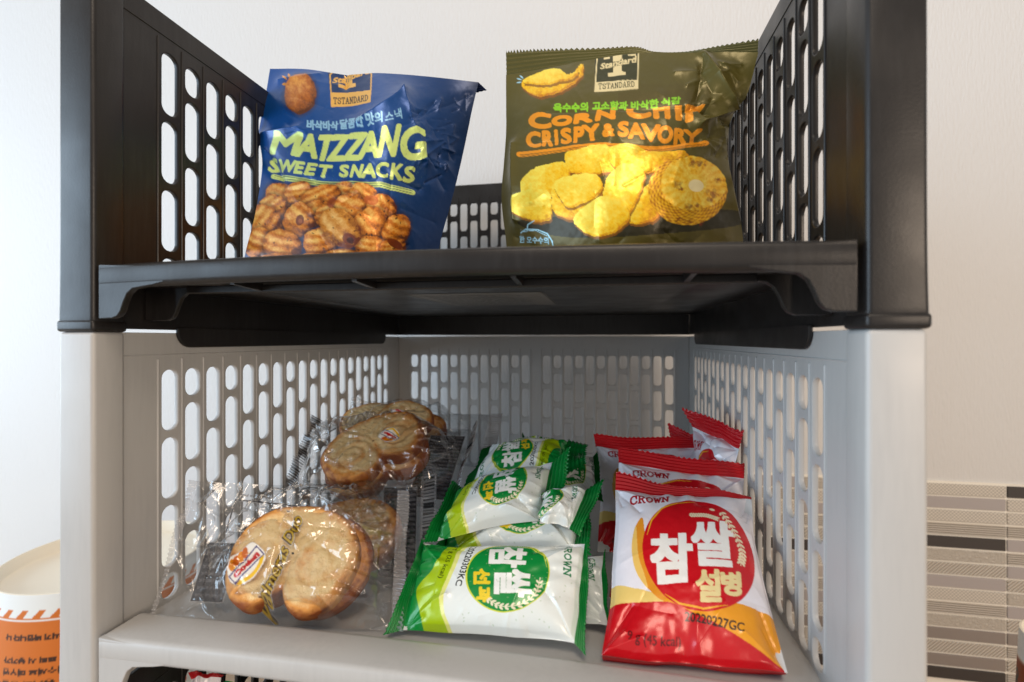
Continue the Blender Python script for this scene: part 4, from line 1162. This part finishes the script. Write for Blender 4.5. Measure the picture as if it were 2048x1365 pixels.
wrapper([(398, 964, .252), (795, 982, .292), (782, 1262, .226), (308, 1238, .2155)], 130, 75, .022, 3, 'clear crinkled wrapper in front with gold script lettering and a round sticker',
        [(77, 27.5, 33, 30, .016, .012, 'pale golden palmier cookie on top in the front clear wrapper', 5, -.08, -.05),
         (84, 30, 32, 29, .006, .010, 'browner palmier cookie beneath the pale one in the front wrapper', 9, -.2, .25)],
        (55, 20, 9.5, .95), ('Palmeras Duo', (70, -1), (80, 44), 6.8), {'left': ((378, 960, .248), (300, 1236, .2155)), 'right': ((818, 982, .292), (806, 1266, .222))}, 170, 240,
        ((17, 9, 36, 40), (25.8, 46, 68, 65)))
wrapper([(590, 962, .312), (842, 958, .338), (838, 1190, .262), (560, 1130, .262)], 110, 75, .02, 8, 'clear wrapper squeezed between the front cookie pack and the one leaning on top',
        [(52, 24, 34, 28, .007, .012, 'brown edged palmier cookie half hidden behind the front cookie pack', 15, .3, .25)],
        None, None, {'right': ((874, 948, .339), (862, 1190, .262))}, 110, 150, ((78, 6, 107, 68), (8, 30, 50, 68)), True)
wrapper([(650, 848, .375), (945, 860, .40), (895, 1022, .325), (590, 980, .332)], 125, 78, .022, 14, 'clear wrapper leaning on the others, its round sticker upside down on a cookie',
        [(58, 38, 40, 29, .018, .012, 'speckled palmier cookie with an upside down sticker in the leaning wrapper', 25, .75, .12),
         (61, 33, 40, 29, .006, .011, 'brown palmier cookie beneath the speckled one in the leaning wrapper', 29, .7, .35)],
        (71, 42, 7.5, 2.75), None, {'left': ((622, 830, .372), (566, 962, .334)), 'right': ((958, 842, .402), (905, 1012, .324))}, 140, 190, ((92, 8, 121, 70), (14, 22, 40, 50)), True)
wrapper([(700, 826, .43), (980, 830, .455), (950, 935, .385), (690, 905, .40)], 125, 70, .02, 19, 'clear wrapper at the back of the cookie packs, nearest the grey back wall',
        [(22, 40, 26, 24, .010, .012, 'pale palmier cookie on the wall side of the rear clear wrapper', 35, .2, .0),
         (56, 38, 27, 25, .014, .012, 'golden palmier cookie with a small sticker in the rear clear wrapper', 39, -.3, .1),
         (70, 34, 24, 24, .006, .010, 'brown palmier cookie behind the small stickered one at the rear', 43, -.3, .25)],
        (52, 37, 5, 2.9), None, {'right': ((1005, 828, .458), (985, 940, .385))}, 110, 150, None)

# ---------------------------------------------------------------- paper cups
def cup(name, cx, cy, r_top, r_bot, h, z0, label, style, rot=0.0):
    """upside-down paper cup: its recessed base ring faces up"""
    t = empty(name, (cx, cy, z0)); tag(t, label, 'paper cup', 'upside down paper cups')
    n, m = (1000, 120) if style == 'band' else (400, 100)
    A = Art(0, 0, 200, 100, 8 if style == 'band' else 4, 'e6ebec')
    if style == 'band':
        A.poly([(0, 36), (200, 36), (200, 88), (0, 88)], 'cf7022')
        for k in range(40):
            x = k * 5
            A.poly([(x, 88), (x + 2.4, 88), (x + 4.0, 92), (x + 2.2, 92)], 'cf7022'); A.poly([(x, 36), (x + 2.4, 36), (x + 4, 39.5), (x + 2.2, 39.5)], 'e6ebec')
        A.poly([(0, 86.0), (200, 86.0), (200, 87.0), (0, 87.0)], 'e6ebec')
        lines = ['뜨거우니 주의하시기 바랍니다 나', '나, 전자레인지 조리 시 용기가', '내면위에 올려주세요 데우면', '물에 넣으면 용기의 품질']
        for k, (ln, y) in enumerate(zip(lines, (76, 64, 58, 52))):
            for x in range(0, 200, 34):   # upside down with the cup
                A.text(ln, [(x + 32, y + 3.4), (x + 1, y + 3.4), (x + 1, y), (x + 32, y)], '3a1c08', .2)
        for x in range(0, 200, 34): A.text('맛있는', [(x + 16, 31), (x + 2, 31), (x + 2, 24), (x + 16, 24)], 'c8502a', .3)
    else:
        A.poly([(0, 0), (200, 0), (200, 84), (0, 84)], '8a3c10'); A.poly([(0, 84), (200, 84), (200, 85), (0, 85)], 'd8c8b8')
        for x in range(0, 200, 24): A.text('SOUP 600', [(x + 2, 30), (x + 2, 78), (x + 9, 78), (x + 9, 30)][::1], '2c3a34', .5)
    th = np.linspace(0, 2 * np.pi, n, endpoint=False) + rot
    f = np.linspace(0, 1, m)
    rad = r_bot + (r_top - r_bot) * f
    P = np.stack([cx + rad[:, None] * np.cos(th)[None], cy + rad[:, None] * np.sin(th)[None], np.repeat((z0 + f * h)[:, None], n, 1)], -1)
    U = np.repeat((np.linspace(0, 1, n, endpoint=False) * 200)[None], m, 0); V = np.repeat((f * 100)[:, None], n, 1)
    grid_obj('side_wall', P, A.sample(U, V), M_PAPER, t, True)
    prof = [(r_top, h), (r_top - .0012, h + .0006), (r_top - .0024, h - .0002), (r_top - .0034, h - .011), (r_top - .006, h - .0118), (.001, h - .0115)]
    Q = np.array([[(cx + r * math.cos(a), cy + r * math.sin(a), z0 + z) for a in th[::5]] for r, z in prof])
    C = np.ones(Q.shape[:2] + (4,)); C[..., :3] = lin('efe6d4')
    grid_obj('base_disc', Q, C, M_PAPER, t, True)
    # rolled rim on the table
    k = np.linspace(0, 2 * np.pi, 10, endpoint=False)
    Rm = np.array([[(cx + (r_bot + .002 + .0025 * math.cos(b)) * math.cos(a), cy + (r_bot + .002 + .0025 * math.cos(b)) * math.sin(a), z0 + .0026 + .0025 * math.sin(b)) for a in th[::4]] for b in list(k) + [0]])
    C = np.ones(Rm.shape[:2] + (4,)); C[..., :3] = lin('e8e8e4')
    grid_obj('rolled_rim', Rm, C, M_PAPER, t, True)
    return t
cup('paper_cup', -.5014, .4202, .0867, .098, EYE - .22 - TABLE, TABLE, 'white paper cup with orange printed band, upside down beside the light grey basket', 'band', .4)
c = at(2080, 1290, .44); cup('paper_cup', c[0] + .028, c[1], .034, .040, c[2] + .004 - TABLE, TABLE, 'brown printed paper cup standing near the strip tiles', 'brown', 1.0)

# things glimpsed in the bottom basket under the grey lip
def glimpsed():
    red([(378, 1354, .232), (446, 1358, .240), (446, 1640, .262), (386, 1640, .255)], 55, 'white pack edge peeking out of the bottom dark basket', {'top': ((376, 1346, .233), (448, 1350, .241), 8)}, .006, nv=60, nu=50, crop=(0, .3, .5, 1))
    green([(458, 1364, .250), (545, 1372, .255), (545, 1640, .275), (462, 1640, .27)], 57, 'green pack end peeking out of the bottom dark basket', {'left': ((450, 1362, .25), (452, 1640, .27), 10)}, .006, nv=60, nu=50)
glimpsed()
